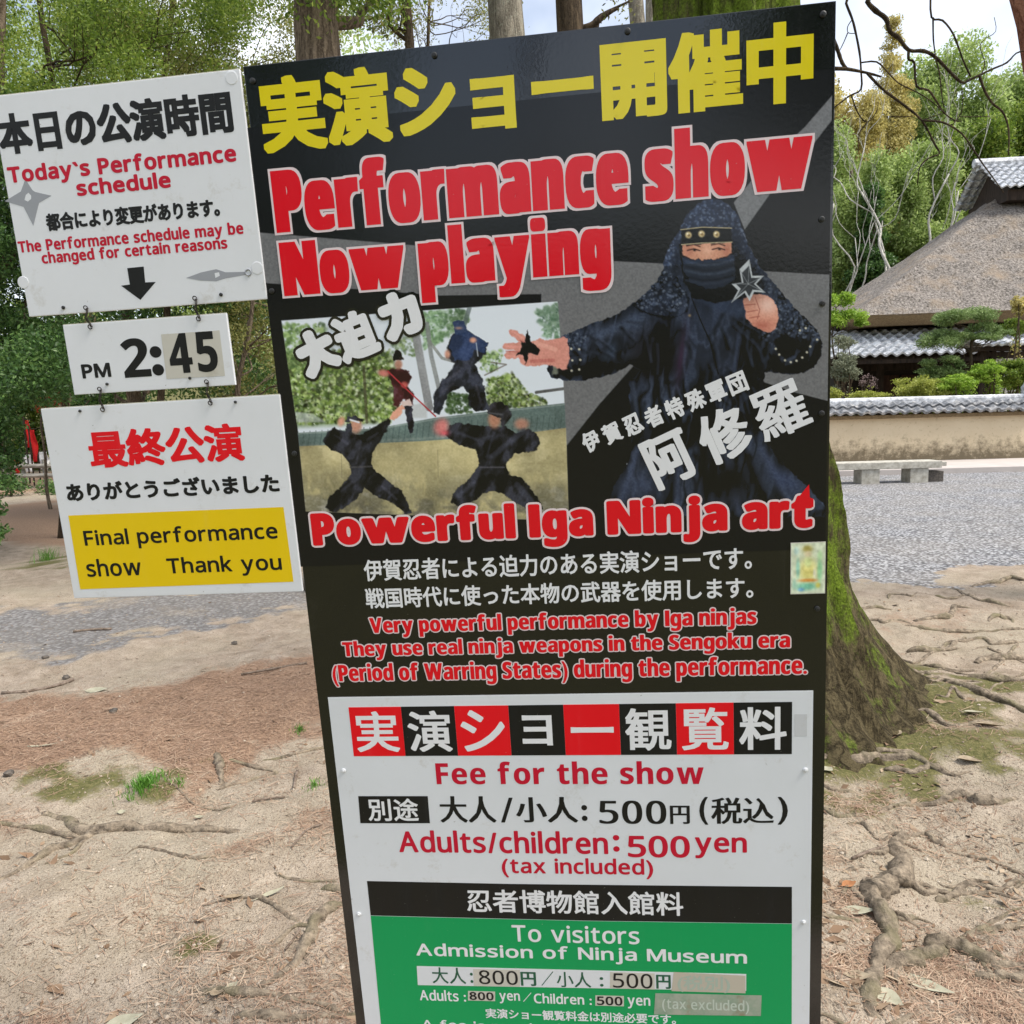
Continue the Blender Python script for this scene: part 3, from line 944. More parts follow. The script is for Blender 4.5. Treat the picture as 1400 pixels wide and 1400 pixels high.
    RT = [([(60, 1106), (110, 1122), (150, 1128), (230, 1129), (296, 1131), (330, 1137)], 15), ([(126, 1128), (108, 1143), (60, 1160), (30, 1182), (-20, 1206)], 11), ([(-20, 1125), (50, 1128), (107, 1136), (150, 1132)], 8),
          ([(125, 1130), (100, 1158), (62, 1179)], 6), ([(468, 1240), (436, 1262), (415, 1290), (395, 1320), (357, 1358)], 17), ([(268, 1361), (330, 1366), (400, 1372), (482, 1380)], 10), ([(321, 1398), (400, 1392), (493, 1381)], 15),
          ([(296, 1072), (330, 1060), (379, 1045)], 7), ([(293, 1026), (300, 1045), (303, 1064)], 11), ([(357, 1029), (400, 1023), (443, 1013), (480, 1008)], 5), ([(310, 1030), (345, 1036), (379, 1044)], 6),
          ([(440, 1220), (470, 1225), (490, 1222)], 10), ([(375, 1195), (420, 1203), (460, 1208)], 5),
          ([(1130, 1046), (1155, 1046), (1200, 1040), (1248, 1043), (1275, 1050), (1296, 1058)], 13), ([(1300, 1082), (1335, 1092), (1360, 1097), (1388, 1096)], 13),
          ([(1236, 1140), (1230, 1155), (1222, 1190), (1202, 1215), (1198, 1241), (1212, 1280), (1196, 1325), (1194, 1370), (1203, 1420)], 24),
          ([(1226, 1203), (1265, 1208), (1305, 1211), (1345, 1210), (1380, 1217), (1430, 1235)], 8), ([(1202, 1335), (1236, 1313), (1266, 1297), (1305, 1292), (1345, 1306), (1370, 1316), (1420, 1312)], 21),
          ([(1300, 1281), (1350, 1268), (1400, 1257), (1440, 1250)], 8), ([(1235, 1150), (1255, 1155), (1278, 1158)], 9), ([(1290, 1152), (1350, 1165), (1400, 1185), (1440, 1195)], 6),
          ([(1210, 1252), (1235, 1257), (1258, 1268)], 9), ([(1210, 1235), (1222, 1205), (1236, 1190)], 10), ([(1236, 1315), (1225, 1340), (1232, 1352)], 8), ([(1340, 1308), (1355, 1325), (1375, 1330), (1400, 1322)], 8),
          ([(1325, 803), (1355, 799), (1383, 794), (1401, 799), (1440, 800)], 7), ([(1277, 817), (1300, 818), (1320, 815)], 6), ([(1250, 847), (1290, 842), (1305, 833), (1330, 832)], 9),
          ([(1236, 857), (1290, 861), (1335, 860), (1420, 856)], 8), ([(1240, 889), (1270, 888), (1313, 883)], 11), ([(1335, 900), (1370, 897), (1440, 896)], 12), ([(1326, 925), (1360, 929), (1420, 934)], 10),
          ([(1280, 925), (1330, 960), (1390, 985), (1440, 1000)], 12), ([(1150, 1205), (1165, 1195), (1180, 1190)], 6), ([(1255, 905), (1300, 912), (1340, 912)], 7)]
    for p, w in RT: root_tube(p, w)
    # finer roots webbing over the soil away from the trunk
    rg = np.random.default_rng(404)
    for k in range(50):
        if k < 46:
            y = 800 + 600 * rg.random() ** 1.25
            x = rg.uniform(1135, 1400)
        else: x, y = rg.uniform(250, 480), rg.uniform(1010, 1390)
        dirx = rg.choice([-1, 1]) if k < 46 else -1
        sc_ = (y - 560) / 500
        L_ = rg.uniform(50, 150) * sc_ ** .4
        ang = rg.normal(0, .16) + (.5 * rg.normal() if rg.random() < .3 else 0)
        P = []
        for j in range(5):
            t = j / 4
            P.append((x + dirx * L_ * t + rg.normal(0, 4), y + math.sin(ang) * L_ * t + (rg.normal(0, 7) * sc_ if 0 < j else 0)))
        root_tube(P, rg.uniform(3.5, 9.5) * sc_ ** .5, .4)
mossy_tree()

# ---- trees at the left and behind the sign top
def simple_trunk(label, pxa, pya, pxb, Y, wpx, barkm, seed, clumps=None, leafm=None, n=0, size=.05, top=9.0, name='broadleaf_tree', limbs=5, group='trees around the yard'):
    """a trunk whose axis passes pixel (pxa,pya) and stands on the ground below pixel column pxb"""
    a = at(pxa, pya, Y)
    g = at(pxb, 700, Y)
    base = (g.x, g.y)
    z0 = gz(*base) - .15
    k = (top - z0) / (a.z - z0)
    tip = (base[0] + (a.x - base[0]) * k, Y + .1, top)
    rg = np.random.default_rng(seed)
    path = jagged((base[0], base[1], z0), tip, 6, .006, rg)
    return tree(label, base, 0, wpx * Y / FPX * .5 * 1.1, barkm, leafm, clumps, n, size, group, path=path, seed=seed, name=name, limbs=limbs, top_r=.6)

def canopy(px0, px1, py0, py1, Y0, Y1, n, rel, seed):
    rg = np.random.default_rng(seed)
    out = []
    for i in range(n):
        Y = rg.uniform(Y0, Y1)
        p = at(rg.uniform(px0, px1), rg.uniform(py0, py1), Y)
        r = rel * rg.uniform(.6, 1.4)
        out.append((p.x, p.y, p.z, r, r, r * .7))
    return out

G_L = 'trees at the left and behind the sign'
simple_trunk('stout brown rough barked trunk rising over the top left corner of the black sign', 440, 30, 462, 7.2, 70, B_BROWN, 11, canopy(380, 560, -330, 45, 6.8, 9.5, 24, .5, 3), L_SPRING, 26000, .05, top=7.5, group=G_L)
simple_trunk('thin dark leaning trunk above the black sign', 551, 30, 640, 9, 15, B_DARK, 12, canopy(470, 560, -200, 30, 8.5, 10, 6, .35, 4), L_OLIVE, 3000, .045, top=9, limbs=4, group=G_L)
simple_trunk('pale grey trunk rising over the middle of the sign top', 687, 20, 694, 10, 57, B_PALE, 13, canopy(540, 700, -260, -40, 9.5, 11.5, 8, .5, 5), L_OLIVE, 5000, .05, top=9.5, limbs=8, group=G_L)
simple_trunk('dark mossy trunk with a side limb above the yellow characters', 786, 10, 800, 8, 42, B_DARK, 14, [(*at(845, 12, 8.1), .2, .2, .2), (*at(870, -60, 8.3), .3, .3, .3), (*at(740, -120, 8.0), .4, .4, .3)], L_OLIVE, 500, .05, top=8.5, limbs=3, group=G_L)
simple_trunk('slim pale trunk close left of the mossy tree', 868, 10, 880, 12, 26, B_PALE, 15, None, None, 0, top=9, group=G_L)
simple_trunk('slim grey trunk between the dark trunk and the mossy tree', 893, 10, 900, 14, 22, B_PALE, 16, None, None, 0, top=9, group=G_L)

simple_trunk('light leaved tree with loose airy crown over the white schedule board', 62, 20, 80, 10.5, 9, B_DARK, 21,
             canopy(-90, 340, -90, 140, 9.2, 12.5, 56, .42, 7), L_SPRING, 70000, .046, top=8.2, limbs=18, group=G_L)
simple_trunk('olive leaved slender tree right of the airy crown', 221, 40, 225, 12, 9, B_DARK, 22,
             canopy(90, 440, -60, 190, 11, 14, 34, .46, 8), L_OLIVE, 46000, .05, top=9, limbs=16, group=G_L)
p = at(20, 400, 9.6)
simple_trunk('dark glossy evergreen tree beside the white boards at the left edge', -14, 60, -46, 9.6, 24, B_BROWN, 23,
             canopy(-120, 95, 130, 520, 8.8, 11.0, 46, .40, 9) + canopy(-110, 16, 520, 640, 8.4, 10.0, 16, .24, 19), L_DARK, 80000, .055, top=7.0, limbs=14, group=G_L)
tree('shadowy evergreen seen in the gap under the schedule board', (at(190, 600, 13).x, 13), 5.5, .14, B_BROWN, L_DARK,
     canopy(90, 380, 330, 560, 12, 15, 32, .7, 10), 34000, .085, G_L, limbs=8, seed=24)
tree('light bushy tree seen between the hanging boards and the black sign', (at(345, 600, 11.5).x, 11.5), 4.6, .05, B_BROWN, L_OLIVE,
     canopy(290, 420, 395, 560, 11, 13, 18, .36, 12), 7000, .06, G_L, limbs=16, seed=25)
tree('tall green tree far back at the left filling the view between trunks', (at(120, 600, 19).x, 19), 9, .2, B_BROWN, L_YELG,
     canopy(-120, 480, 40, 480, 18, 24, 46, 1.3, 13), 42000, .14, G_L, limbs=9, seed=26)
for k, (px, Y, h, lab) in enumerate(((-30, 24, 4.6, 'dark leafy tree far behind the low fence at the left edge'), (45, 26, 5.0, 'deep green tree far behind the red banners'), (120, 25, 4.8, 'shaded green tree behind the hanging board corner'))):
    bx = at(px, 600, Y).x
    tree(lab, (bx, Y), h * .7, .12, B_BROWN, L_SPRING if k == 1 else L_DARK, clumps_in((bx, Y, gz(bx, Y) + h * .5), (1.7, 1.2, h * .55), 26, .42, 300 + k, .2), 11000, .16, G_L, seed=310 + k)
tree('low branch of small dark leaves drooping at the far left edge', (at(-40, 620, 7.5).x, 7.5), 2.4, .03, B_BROWN, L_DARK,
     canopy(-50, 14, 560, 740, 7.2, 8.0, 9, .13, 14), 1700, .055, G_L, limbs=8, seed=27, name='shrub', cat='shrub')
tree('small shrub with red autumn leaves above the hanging board corner', (at(70, 690, 14).x, 14), 2.6, .03, B_BROWN, L_RED,
     [(*at(70, 545, 14), .28, .2, .16), (*at(62, 556, 14), .2, .2, .12), (*at(80, 520, 14), .12, .1, .1), (*at(40, 515, 14), .1, .1, .08)], 900, .06, G_L, limbs=4, seed=28, name='shrub', cat='shrub')
tree('twiggy crown of fine leaves between the leaning trunk and the pale trunk', (at(610, 600, 15).x, 15), 9, .07, B_DARK, L_OLIVE,
     canopy(520, 690, -40, 120, 14, 17, 20, .42, 15), 5000, .055, G_L, limbs=18, seed=29)

# ---- red trunk at the right edge
simple_trunk('red brown pine trunk cut by the right edge of the photo', 1420, 40, 1590, 6, 54, B_RED, 31, None, None, 0, top=8.5, name='red_pine', group='pines on the right')

# ---- hillside behind the house
def hill_tree(label, px, Y, pyt, pyb, rpx, leafm, n, size, seed, name='broadleaf_tree', barkm=B_BROWN, ncl=22, rel=.36, conical=False, limbs=8, r0=.22, aspect=.55):
    a, b_ = at(px, pyt, Y), at(px, pyb, Y)
    rx = rpx * Y / FPX
    cz, rz = (a.z + b_.z) / 2, (a.z - b_.z) / 2
    if conical:
        rg = np.random.default_rng(seed)
        cl = []
        for i in range(ncl):
            t = (i + rg.random()) / ncl
            ang = rg.uniform(0, 6.28)
            rr = rx * (1 - t) * .75 + .12
            q = max(.45, rx * (1 - t) * .55 + .2)
            cl.append((a.x + math.cos(ang) * rr * .8, Y + math.sin(ang) * rr * .8, b_.z + t * (a.z - b_.z), q, q, q * .6))
    else:
        cl = clumps_in((a.x, Y, cz), (rx, rx, rz), ncl, rel, seed)
    base = (a.x, Y)
    return tree(label, base, a.z - gz(*base) - rz * .3, r0, barkm, leafm, cl, int(n * 2.3), size * .98, 'trees on the slope behind the house', name=name, seed=seed, limbs=limbs, aspect=aspect)

hill_tree('tall golden brown conifer with a pointed tip behind the house', 1221, 48, 22, 330, 62, L_GOLD, 30000, .20, 41, 'conifer', conical=True, ncl=46, aspect=.4)
hill_tree('rounded yellow green tree to the right of the golden conifer', 1310, 50, 80, 330, 72, L_YELG, 30000, .24, 42, ncl=40)
hill_tree('broad light green tree at the right end of the slope', 1372, 54, 112, 330, 70, L_YELG, 24000, .25, 43, ncl=34)
hill_tree('golden tree leaning over the black sign edge on the slope', 1150, 44, 95, 330, 50, L_GOLD, 22000, .20, 44, ncl=34)
hill_tree('mid green tree low on the slope beside the black sign', 1165, 40, 190, 430, 50, L_YELG, 20000, .18, 45, ncl=30)
hill_tree('dark green conifer between the pale bare trunks', 1195, 38, 255, 440, 34, L_DARK, 14000, .16, 46, 'conifer', conical=True, ncl=36)
hill_tree('olive green tree behind the left slope of the thatch', 1255, 40, 205, 400, 52, L_YELG, 20000, .18, 47, ncl=32)
hill_tree('green tree tucked behind the tiled roof cap', 1330, 44, 165, 330, 62, L_SPRING, 20000, .2, 48, ncl=30)
hill_tree('dark conifer behind the black sign edge at the left of the slope', 1090, 46, 60, 400, 60, L_DARK, 12000, .22, 49, 'conifer', conical=True, ncl=40)
hill_tree('bright green young tree far right beyond the roof cap', 1425, 46, 150, 330, 45, L_SPRING, 12000, .2, 50, ncl=22)

def bare_tree(label, px, Y, pyb, pyt, wpx, seed, forks):
    base = at(px, pyb, Y)
    z0 = gz(base.x, base.y) - .1
    root = empty('bare_tree', (base.x, base.y, z0), label, 'tree', 'pale bare trees behind the house')
    off = Vector((-base.x, -base.y, -z0))
    rg = np.random.default_rng(seed)
    b = MB()
    w = wpx * Y / FPX * .36
    def grow(p, d, L, r, depth):
        q = p + d * L
        pts = jagged(p, q, 3, .05, rg)
        b.tube([Vector(x) + off for x in pts], [r * (1 - .4 * i / (len(pts) - 1)) for i in range(len(pts))], 7 if depth < 2 else 5)
        if depth >= 4: return
        for k in range(2 if depth < 3 else 2 + (k_ := int(rg.random() < .3))):
            nd_ = (d + Vector(rg.normal(size=3) * (.24 + .05 * depth)) + Vector((0, 0, .14))).normalized()
            grow(Vector(pts[-1 - (k % 2) * 2]), nd_, L * rg.uniform(.55, .8), r * .52, depth + 1)
    top = at(px + forks[0], pyt, Y)
    p0 = Vector((base.x, base.y, z0))
    d0 = top - p0
    hh = d0.length
    grow(p0, d0.normalized(), hh * .45, w, 0)
    b.build('trunk', B_WHITE, root, smooth=True)
bare_tree('pale upright bare tree with forked white limbs', 1221, 36, 440, 120, 11, 51, (2, 0))
bare_tree('pale bare tree leaning right over the thatched roof', 1243, 37, 440, 150, 10, 52, (62, 0))
bare_tree('thin pale bare tree leaning right beside the leaning one', 1262, 38, 440, 160, 7, 53, (55, 0))
bare_tree('slender white stem near the black sign edge', 1150, 36, 460, 200, 6, 54, (4, 0))
bare_tree('thin white stem between sign edge and upright bare tree', 1160, 35, 460, 210, 5, 55, (-6, 0))

# ---- unseen trees added behind the viewer to shape the reflections in the board gloss
for k, (x, y, h, r, zc, lab) in enumerate(((-9.6, -14.0, 8, (4.2, 3.0, 3.6), 5.6, 'unseen broad tree added for the left of the glossy board to mirror'), (5.0, -14.0, 8, (4.6, 3.0, 3.6), 5.4, 'unseen broad tree added for the right of the glossy board to mirror'),
                                           (-3.2, -16.0, 9, (1.0, 1.0, .8), 8.6, 'unseen slim tree added to mirror as a dark streak in the glossy board'), (-3.4, -24.0, 3.4, (9.0, 1.5, 1.3), 1.9, 'unseen low hedge added to darken the board gloss under its bright patch'))):
    tree(lab, (x, y), h * .7, .2, B_DARK, L_DARK, clumps_in((x, y, zc), r, 26 if k != 2 else 5, .42, 200 + k), 9000 if k != 2 else 500, .34, 'unseen trees added for the board gloss', seed=210 + k)
# ================================================================== HOUSE
def roof_tiles(name, mat, parent, o, ux, uy, un, nu, nv, W, L, amp, rows_step):
    """corrugated tiled slope: o corner at eave, ux along eave, uy up slope, un normal"""
    V, Fc = [], []
    cu = 8
    for j in range(nv):
        for e in (0, 1):
            for i in range(nu * cu + 1):
                t = i / cu
                ph = (t % 1.0)
                hgt = amp * (math.cos(2 * math.pi * ph) * .5 + .5)
                lift = rows_step * (1 - e)
                p = o + ux * (W * i / (nu * cu)) + uy * (L * (j + e) / nv) + un * (hgt + lift + .004 * ((i // cu * 7 + j * 3) % 3))
                V.append(p)
    row = nu * cu + 1
    for j in range(2 * nv - 1):
        for i in range(nu * cu):
            a = j * row + i
            Fc.append([a, a + 1, a + row + 1, a + row])
    # front lip
    base = len(V)
    for i in range(row): V.append(V[i] - un * .06)
    for i in range(nu * cu): Fc.append([base + i, base + i + 1, i + 1, i])
    me = np_mesh(name, np.array([tuple(v) for v in V]), Fc, False)
    return link(name, me, mat, parent)

M_TILE = two_tone('roof_tile', (0.28, 0.29, 0.31), (0.74, 0.76, 0.79), 7, lo=.35, hi=.62, rough=.38, bstr=.15, third=(0.30, 0.31, 0.33), tscale=9, spec=.6)
M_TILE_D = two_tone('wall_tile', (0.07, 0.075, 0.08), (0.24, 0.25, 0.27), 14, lo=.3, hi=.7, rough=.5, bstr=.2, third=(0.40, 0.39, 0.38), tscale=7)
M_THATCH = two_tone('thatch', (0.06, 0.051, 0.043), (0.335, 0.30, 0.268), 15, (1, 1, .5), .36, .64, .95, .9, .08, 8, (0.27, 0.21, 0.15), 1.0, .5, .75)
M_EAVE = two_tone('thatch_edge', (0.10, 0.065, 0.03), (0.24, 0.17, 0.09), 20, (1, 1, 4), bstr=.8)
M_WOOD_D = two_tone('dark_wood', (0.018, 0.012, 0.009), (0.05, 0.034, 0.024), 14, (1, 1, .15), bstr=.3)
M_DARKROOM = plain('dark_interior', (0.03, 0.024, 0.02), .9, .2)  # near-black wall colour stands in for the dark interior under the eaves
M_PLASTER = plain('white_plaster', (0.62, 0.60, 0.56), .9, .2)

def house():
    Yh, rot = 27.0, math.radians(6.0)
    c0 = at(1181, 438, Yh)                         # left end of the thatch eave
    root = empty('thatched_house', (c0.x, Yh, gz(c0.x, Yh)), 'old farmhouse under a huge grey thatched roof with a tiled ridge', 'house', rotz=-rot)
    z0 = gz(c0.x, Yh)
    ez = c0.z - z0
    W, D = 17.0, 10.5
    rz = at(1330, 273, Yh + 4.6).z - z0            # thatch top under the ridge cap
    # thatch: hipped volume with swelling slopes, many rows
    nu, nv = 90, 46
    def roof_pt(u, v, off=0.0):
        """u 0..4 round the four sides, v 0 eave .. 1 ridge"""
        hip = 6.2
        ring = [(-1.0, -1.5), (W, -1.5), (W, D - 1.5), (-1.0, D - 1.5)]
        rg_ = [(hip, 4.5), (W - 3.5, 4.5), (W - 3.5, 5.2), (hip, 5.2)]
        k = int(u) % 4; f = u - int(u)
        a, b_ = ring[k], ring[(k + 1) % 4]
        ra, rb = rg_[k], rg_[(k + 1) % 4]
        ex, ey = a[0] + (b_[0] - a[0]) * f, a[1] + (b_[1] - a[1]) * f
        rx, ry = ra[0] + (rb[0] - ra[0]) * f, ra[1] + (rb[1] - ra[1]) * f
        s = v ** .96
        return Vector((ex + (rx - ex) * s, ey + (ry - ey) * s, ez + (rz - ez) * (v ** 1.04) + off))
    us = np.concatenate([np.linspace(0, 1, 170, endpoint=False), np.linspace(1, 3, 20, endpoint=False), np.linspace(3, 4, 70, endpoint=False)])
    vs_ = np.linspace(0, 1, 70)
    V = []
    for v in vs_:
        for u in us:
            p = roof_pt(u, v)
            n_ = float(fbm(p.x * 1.1, p.y * 1.1 + 9, p.z * 1.1, 61, 3)) - .5
            n2 = float(fbm(p.x * 5, p.y * 5, p.z * 5, 62, 2)) - .5
            V.append((p.x + n2 * .06, p.y - n_ * .22 - n2 * .10, p.z + n_ * .2 + n2 * .10))
    nu_ = len(us)
    Fc = []
    for j in range(len(vs_) - 1):
        for i in range(nu_):
            a, b_ = j * nu_ + i, j * nu_ + (i + 1) % nu_
            Fc.append([a, b_, b_ + nu_, a + nu_])
    th = link('thatched_roof', np_mesh('thatched_roof', np.array(V), Fc, True), M_THATCH, root)
    # thick cut edge and underside
    V2 = []
    for u in us:
        p = roof_pt(u, 0)
        V2.append((p.x, p.y, p.z + .02))
    for u in us:
        p = roof_pt(u, 0); q = roof_pt(u, .12)
        V2.append((p.x + (q.x - p.x) * .45, p.y + (q.y - p.y) * .45, p.z - .30))
    for u in us:
        q = roof_pt(u, .5)
        V2.append((q.x, q.y, ez - .12))
    Fc = []
    for j in range(2):
        for i in range(nu_):
            a, b_ = j * nu_ + i, j * nu_ + (i + 1) % nu_
            Fc.append([a + nu_, b_ + nu_, b_, a])
    link('thatch_edge', np_mesh('thatch_edge', np.array(V2), Fc, True), M_EAVE, th)
    # tiled ridge cap: a little roof riding on the thatch
    cz, cx0, cx1, cy = rz - .15, 6.0, W - 3.4, 4.85
    ch, cw = 1.25, 1.7
    for s in (-1, 1):
        un = Vector((0, s * ch, cw)).normalized()
        cap = roof_tiles('ridge_tiles', M_TILE, root, Vector((cx0 - .55, cy + s * cw, cz)), Vector((1, 0, 0)), Vector((0, -s * cw, ch)).normalized(), un, 30, 6, cx1 - cx0 + 1.1, math.hypot(cw, ch), .085, .085)
    b = MB()
    b.tube([(cx0 - .65, cy, cz + ch + .12), (cx1 + .65, cy, cz + ch + .12)], .16, 10)
    b.box((cx0 - .5, cy - .11, cz + ch - .14), (cx1 + .5, cy + .11, cz + ch + .1))
    b.build('ridge_roll', M_TILE, root)
    b = MB()
    b.box((cx0 - .1, cy - cw + .18, cz - .35), (cx1 + .1, cy + cw - .18, cz + .02))
    b.prism([(cy - cw + .2, 0), (cy, ch - .1), (cy + cw - .2, 0)], 0, .1)
    for i in range(len(b.v) - 6, len(b.v)):
        x, y, z = b.v[i]; b.v[i] = (cx0 + y, x, cz + z)
    b.build('ridge_base', M_WOOD_D, root)
    # lower tiled eave all along the front
    ly0, ly1 = -2.6, .3
    lz1 = ez - .35; lz0 = lz1 - 1.02
    sl = Vector((0, ly1 - ly0, lz1 - lz0))
    roof_tiles('eave_tiles', M_TILE, root, Vector((-1.9, ly0, lz0)), Vector((1, 0, 0)), sl.normalized(), Vector((0, -(lz1 - lz0), ly1 - ly0)).normalized(), 62, 7, W + 2.6, sl.length, .085, .085)
    b = MB()
    b.box((-1.8, ly0 + .12, lz0 - .16), (W + .6, ly0 + .24, lz0 - .04))
    b.box((-1.7, .1, lz0 - .3), (W + .5, .28, lz1 - .05))
    for i in range(40): b.box((-1.7 + i * .47, ly0 + .1, lz0 - .05), (-1.63 + i * .47, 0.05, lz0 + .03))
    b.build('eave_beam', M_WOOD_D, root)
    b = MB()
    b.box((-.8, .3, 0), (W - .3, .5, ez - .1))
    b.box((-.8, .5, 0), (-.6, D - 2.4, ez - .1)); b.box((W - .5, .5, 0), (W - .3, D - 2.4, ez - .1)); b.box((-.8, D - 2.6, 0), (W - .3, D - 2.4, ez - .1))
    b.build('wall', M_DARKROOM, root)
    for i, x in enumerate((-.7, .35, 3.0, 5.6, 8.2, 10.8, 13.4, 16.4)):
        b = MB(); b.box((x - .09, -.75, 0), (x + .09, -.57, lz0 + .3)); b.build('post', M_WOOD_D, root)
    b = MB()
    for x in (.55, 1.35, 2.2): b.box((x, .2, .25), (x + .7, .28, 2.3))
    b.build('sliding_shutter', two_tone('shutter_wood', (.03, .014, .01), (.07, .035, .022), 12, (1, 1, .2)), root)
house()

# ================================================================== GARDEN WALL
def garden_wall():
    Yw = 18.6
    a = at(1397, 600, Yw)
    x1, x0 = a.x, at(560, 600, Yw).x
    root = empty('garden_wall', ((x0 + x1) / 2, Yw, 0), 'low ochre plaster garden wall with a grey tiled coping', 'wall')
    ox = -(x0 + x1) / 2
    L = (x1 - x0) / 2
    mt, nt, bs = mat_new('ochre_plaster')
    v = coord(nt, 'Object')
    n1 = noise(nt, 2.2, 6, .65, v); n2 = noise(nt, 14, 5, .7, v)
    c = mixc(nt, n1, (.50, .405, .265), (.66, .56, .40))
    sp = nt.nodes.new('ShaderNodeSeparateXYZ'); nt.links.new(v, sp.inputs[0])
    zz = nd(nt, 'ShaderNodeMath', operation='MULTIPLY_ADD'); n5 = noise(nt, 4.5, 7, .75, v); nt.links.new(n5, zz.inputs[0]); zz.inputs[1].default_value = 1.6; nt.links.new(sp.outputs['Z'], zz.inputs[2])
    c = mixc(nt, mapr(nt, zz.outputs[0], 1.40, 1.0, 0, .9), c, (.11, .085, .05))     # rising-damp grime
    c = mixc(nt, mapr(nt, n2, .58, .70, 0, .6), c, (.26, .19, .10))
    nt.links.new(c, bs.inputs['Base Color']); bs.inputs['Roughness'].default_value = .95
    bump(nt, bs, n2, .3, .02)
    ht = at(1300, 566, Yw).z
    b = MB(); b.box((-L, -.22, .02), (L, .22, ht)); b.build('plaster_body', mt, root, bevel=.01)
    b = MB(); b.box((L + .003, -.2, .02), (L + .10, .2, ht + .05)); b.build('end_post', M_EAVE, root)
    ztop = at(1300, 549, Yw).z
    rise = ztop - ht - .03
    for s in (-1, 1):
        sl = Vector((0, -s * .42, rise)); un = Vector((0, s * rise, .42)).normalized()
        if s < 0: roof_tiles('coping_tiles', M_TILE_D, root, Vector((-L - .1, -.42, ht + .03)), Vector((1, 0, 0)), Vector((0, .42, rise)).normalized(), Vector((0, -rise, .42)).normalized(), int(2 * L / .24), 2, 2 * L + .2, math.hypot(.42, rise), .06, .05)
        else: roof_tiles('coping_tiles', M_TILE_D, root, Vector((L + .1, .42, ht + .03)), Vector((-1, 0, 0)), Vector((0, -.42, rise)).normalized(), Vector((0, rise, .42)).normalized(), int(2 * L / .24), 2, 2 * L + .2, math.hypot(.42, rise), .06, .05)
    b = MB(); b.box((-L - .1, -.36, ht - .06), (L + .1, .36, ht + .024)); b.build('eave_board', M_EAVE, root)
    b = MB()
    zt = at(1300, 545, Yw).z
    b.box((-L - .12, -.09, ztop - .05), (L + .12, .09, zt - .02)); b.tube([(-L - .14, 0, zt), (L + .14, 0, zt)], .075, 10)
    b.build('ridge_tiles', M_TILE, root)
    # end ornament tile
    b = MB()
    bm = bmesh.new(); bmesh.ops.create_icosphere(bm, subdivisions=3, radius=.3)
    for v_ in bm.verts:
        v_.co = Vector((v_.co.x * .35, v_.co.y * .8, v_.co.z * 1.15)) * (1 + .12 * math.sin(v_.co.z * 25))
        v_.co += Vector((L + .1, 0, zt + .12))
    me = bpy.data.meshes.new('end_ornament'); bm.to_mesh(me); bm.free()
    link('end_ornament', me, M_TILE, root)
garden_wall()

# ================================================================== BENCH
def bench():
    Yb = 14.9
    l, r = at(1135, 655, Yb), at(1286, 655, Yb)
    zt = at(1200, 631, Yb).z
    cx = (l.x + r.x) / 2; L = (r.x - l.x) / 2
    g = gz(cx, Yb)
    root = empty('stone_bench', (cx, Yb, g), 'long low stone bench on the gravel in front of the ochre wall', 'bench')
    mt = two_tone('bench_stone', (.30, .28, .235), (.50, .48, .42), 12, bstr=.4, rough=.9, third=(.25, .22, .17), tscale=4, tlo=.62, thi=.75)
    hz = zt - g
    b = MB(); b.box((-L, -.22, hz - .13), (L - .1, .22, hz)); b.box((L - .1, -.19, hz - .10), (L, .2, hz - .02)); b.build('slab', mt, root, bevel=.012)
    for x in (-L * .35, L * .52):
        b = MB(); b.box((x - .17, -.19, -.05), (x + .17, .17, hz - .133)); b.build('leg', mt, root, bevel=.015)
    b = MB(); b.box((L * .52 + .18, -.1, -.05), (L * .52 + .5, .16, hz - .2)); b.build('support_block', M_STONE, root, bevel=.01)
bench()

# ================================================================== GARDEN PLANTS
def bush(label, px, py, wpx, hpx, Y, leafm, n, size, seed, name='clipped_bush', group='bushes in the garden behind the wall', ncl=30, rel=.3):
    c = at(px, py, Y)
    rx, rz = wpx * Y / FPX * .5, hpx * Y / FPX * .5
    g = gz(c.x, Y)
    root = empty(name, (c.x, Y, g), label, 'bush', group)
    off = np.array((-c.x, -Y, -g))
    rg = np.random.default_rng(seed)
    # leafy shell that follows a lumpy dome, down to the ground
    bot = min(c.z - rz, c.z - rz)
    cl = clumps_in((c.x, Y, c.z), (rx * .8, rx * .7, rz * .75), ncl + 26, rel * 1.05, seed, .35)
    V, Fc = leaf_cloud(cl, n, size, .55)
    low = [(c.x + rg.uniform(-.8, .8) * rx, Y + rg.uniform(-.4, .4) * rx, rg.uniform(g + .1, max(g + .2, bot + .2)), rx * .3, rx * .3, .25) for _ in range(10)]
    V2, F2 = leaf_cloud(low, n // 4, size, .55)
    link('foliage', np_mesh('foliage', np.vstack([V, V2]) + off, np.vstack([Fc, F2 + len(V)])), leafm, root)
    b = MB()
    for k in range(5):
        q = cl[k % len(cl)]
        pts = jagged((rg.uniform(-.1, .1), rg.uniform(-.1, .1), -.1), (q[0] + off[0], q[1] + off[1], q[2] + off[2]), 3, .05, rg)
        b.tube([Vector(p) for p in pts], [.035 * (1 - .7 * i / (len(pts) - 1)) for i in range(len(pts))], 6)
    b.build('stem', B_DARK, root, smooth=True)
bush('domed yellow green clipped bush in the middle of the garden', 1262, 532, 90, 50, 20.5, L_BUSH, 13000, .055, 71)
bush('bright green low bush right of the domed yellow green one', 1306, 526, 62, 34, 20.2, L_LIME, 8000, .06, 72)
bush('lime green young shrub under the little tiled gate', 1346, 508, 50, 38, 20.8, L_LIME, 6000, .07, 73, 'shrub')
bush('mixed green and reddish shrub at the right end above the wall', 1385, 514, 64, 54, 21, L_SPRING, 9000, .065, 74, 'shrub')
bush('low yellowish mound bush by the dark doorway', 1188, 541, 62, 18, 20.6, L_BUSH, 3200, .055, 75)
bush('flat yellow mound hard against the sign edge above the wall', 1138, 538, 36, 20, 20.4, L_BUSH, 1800, .055, 76)
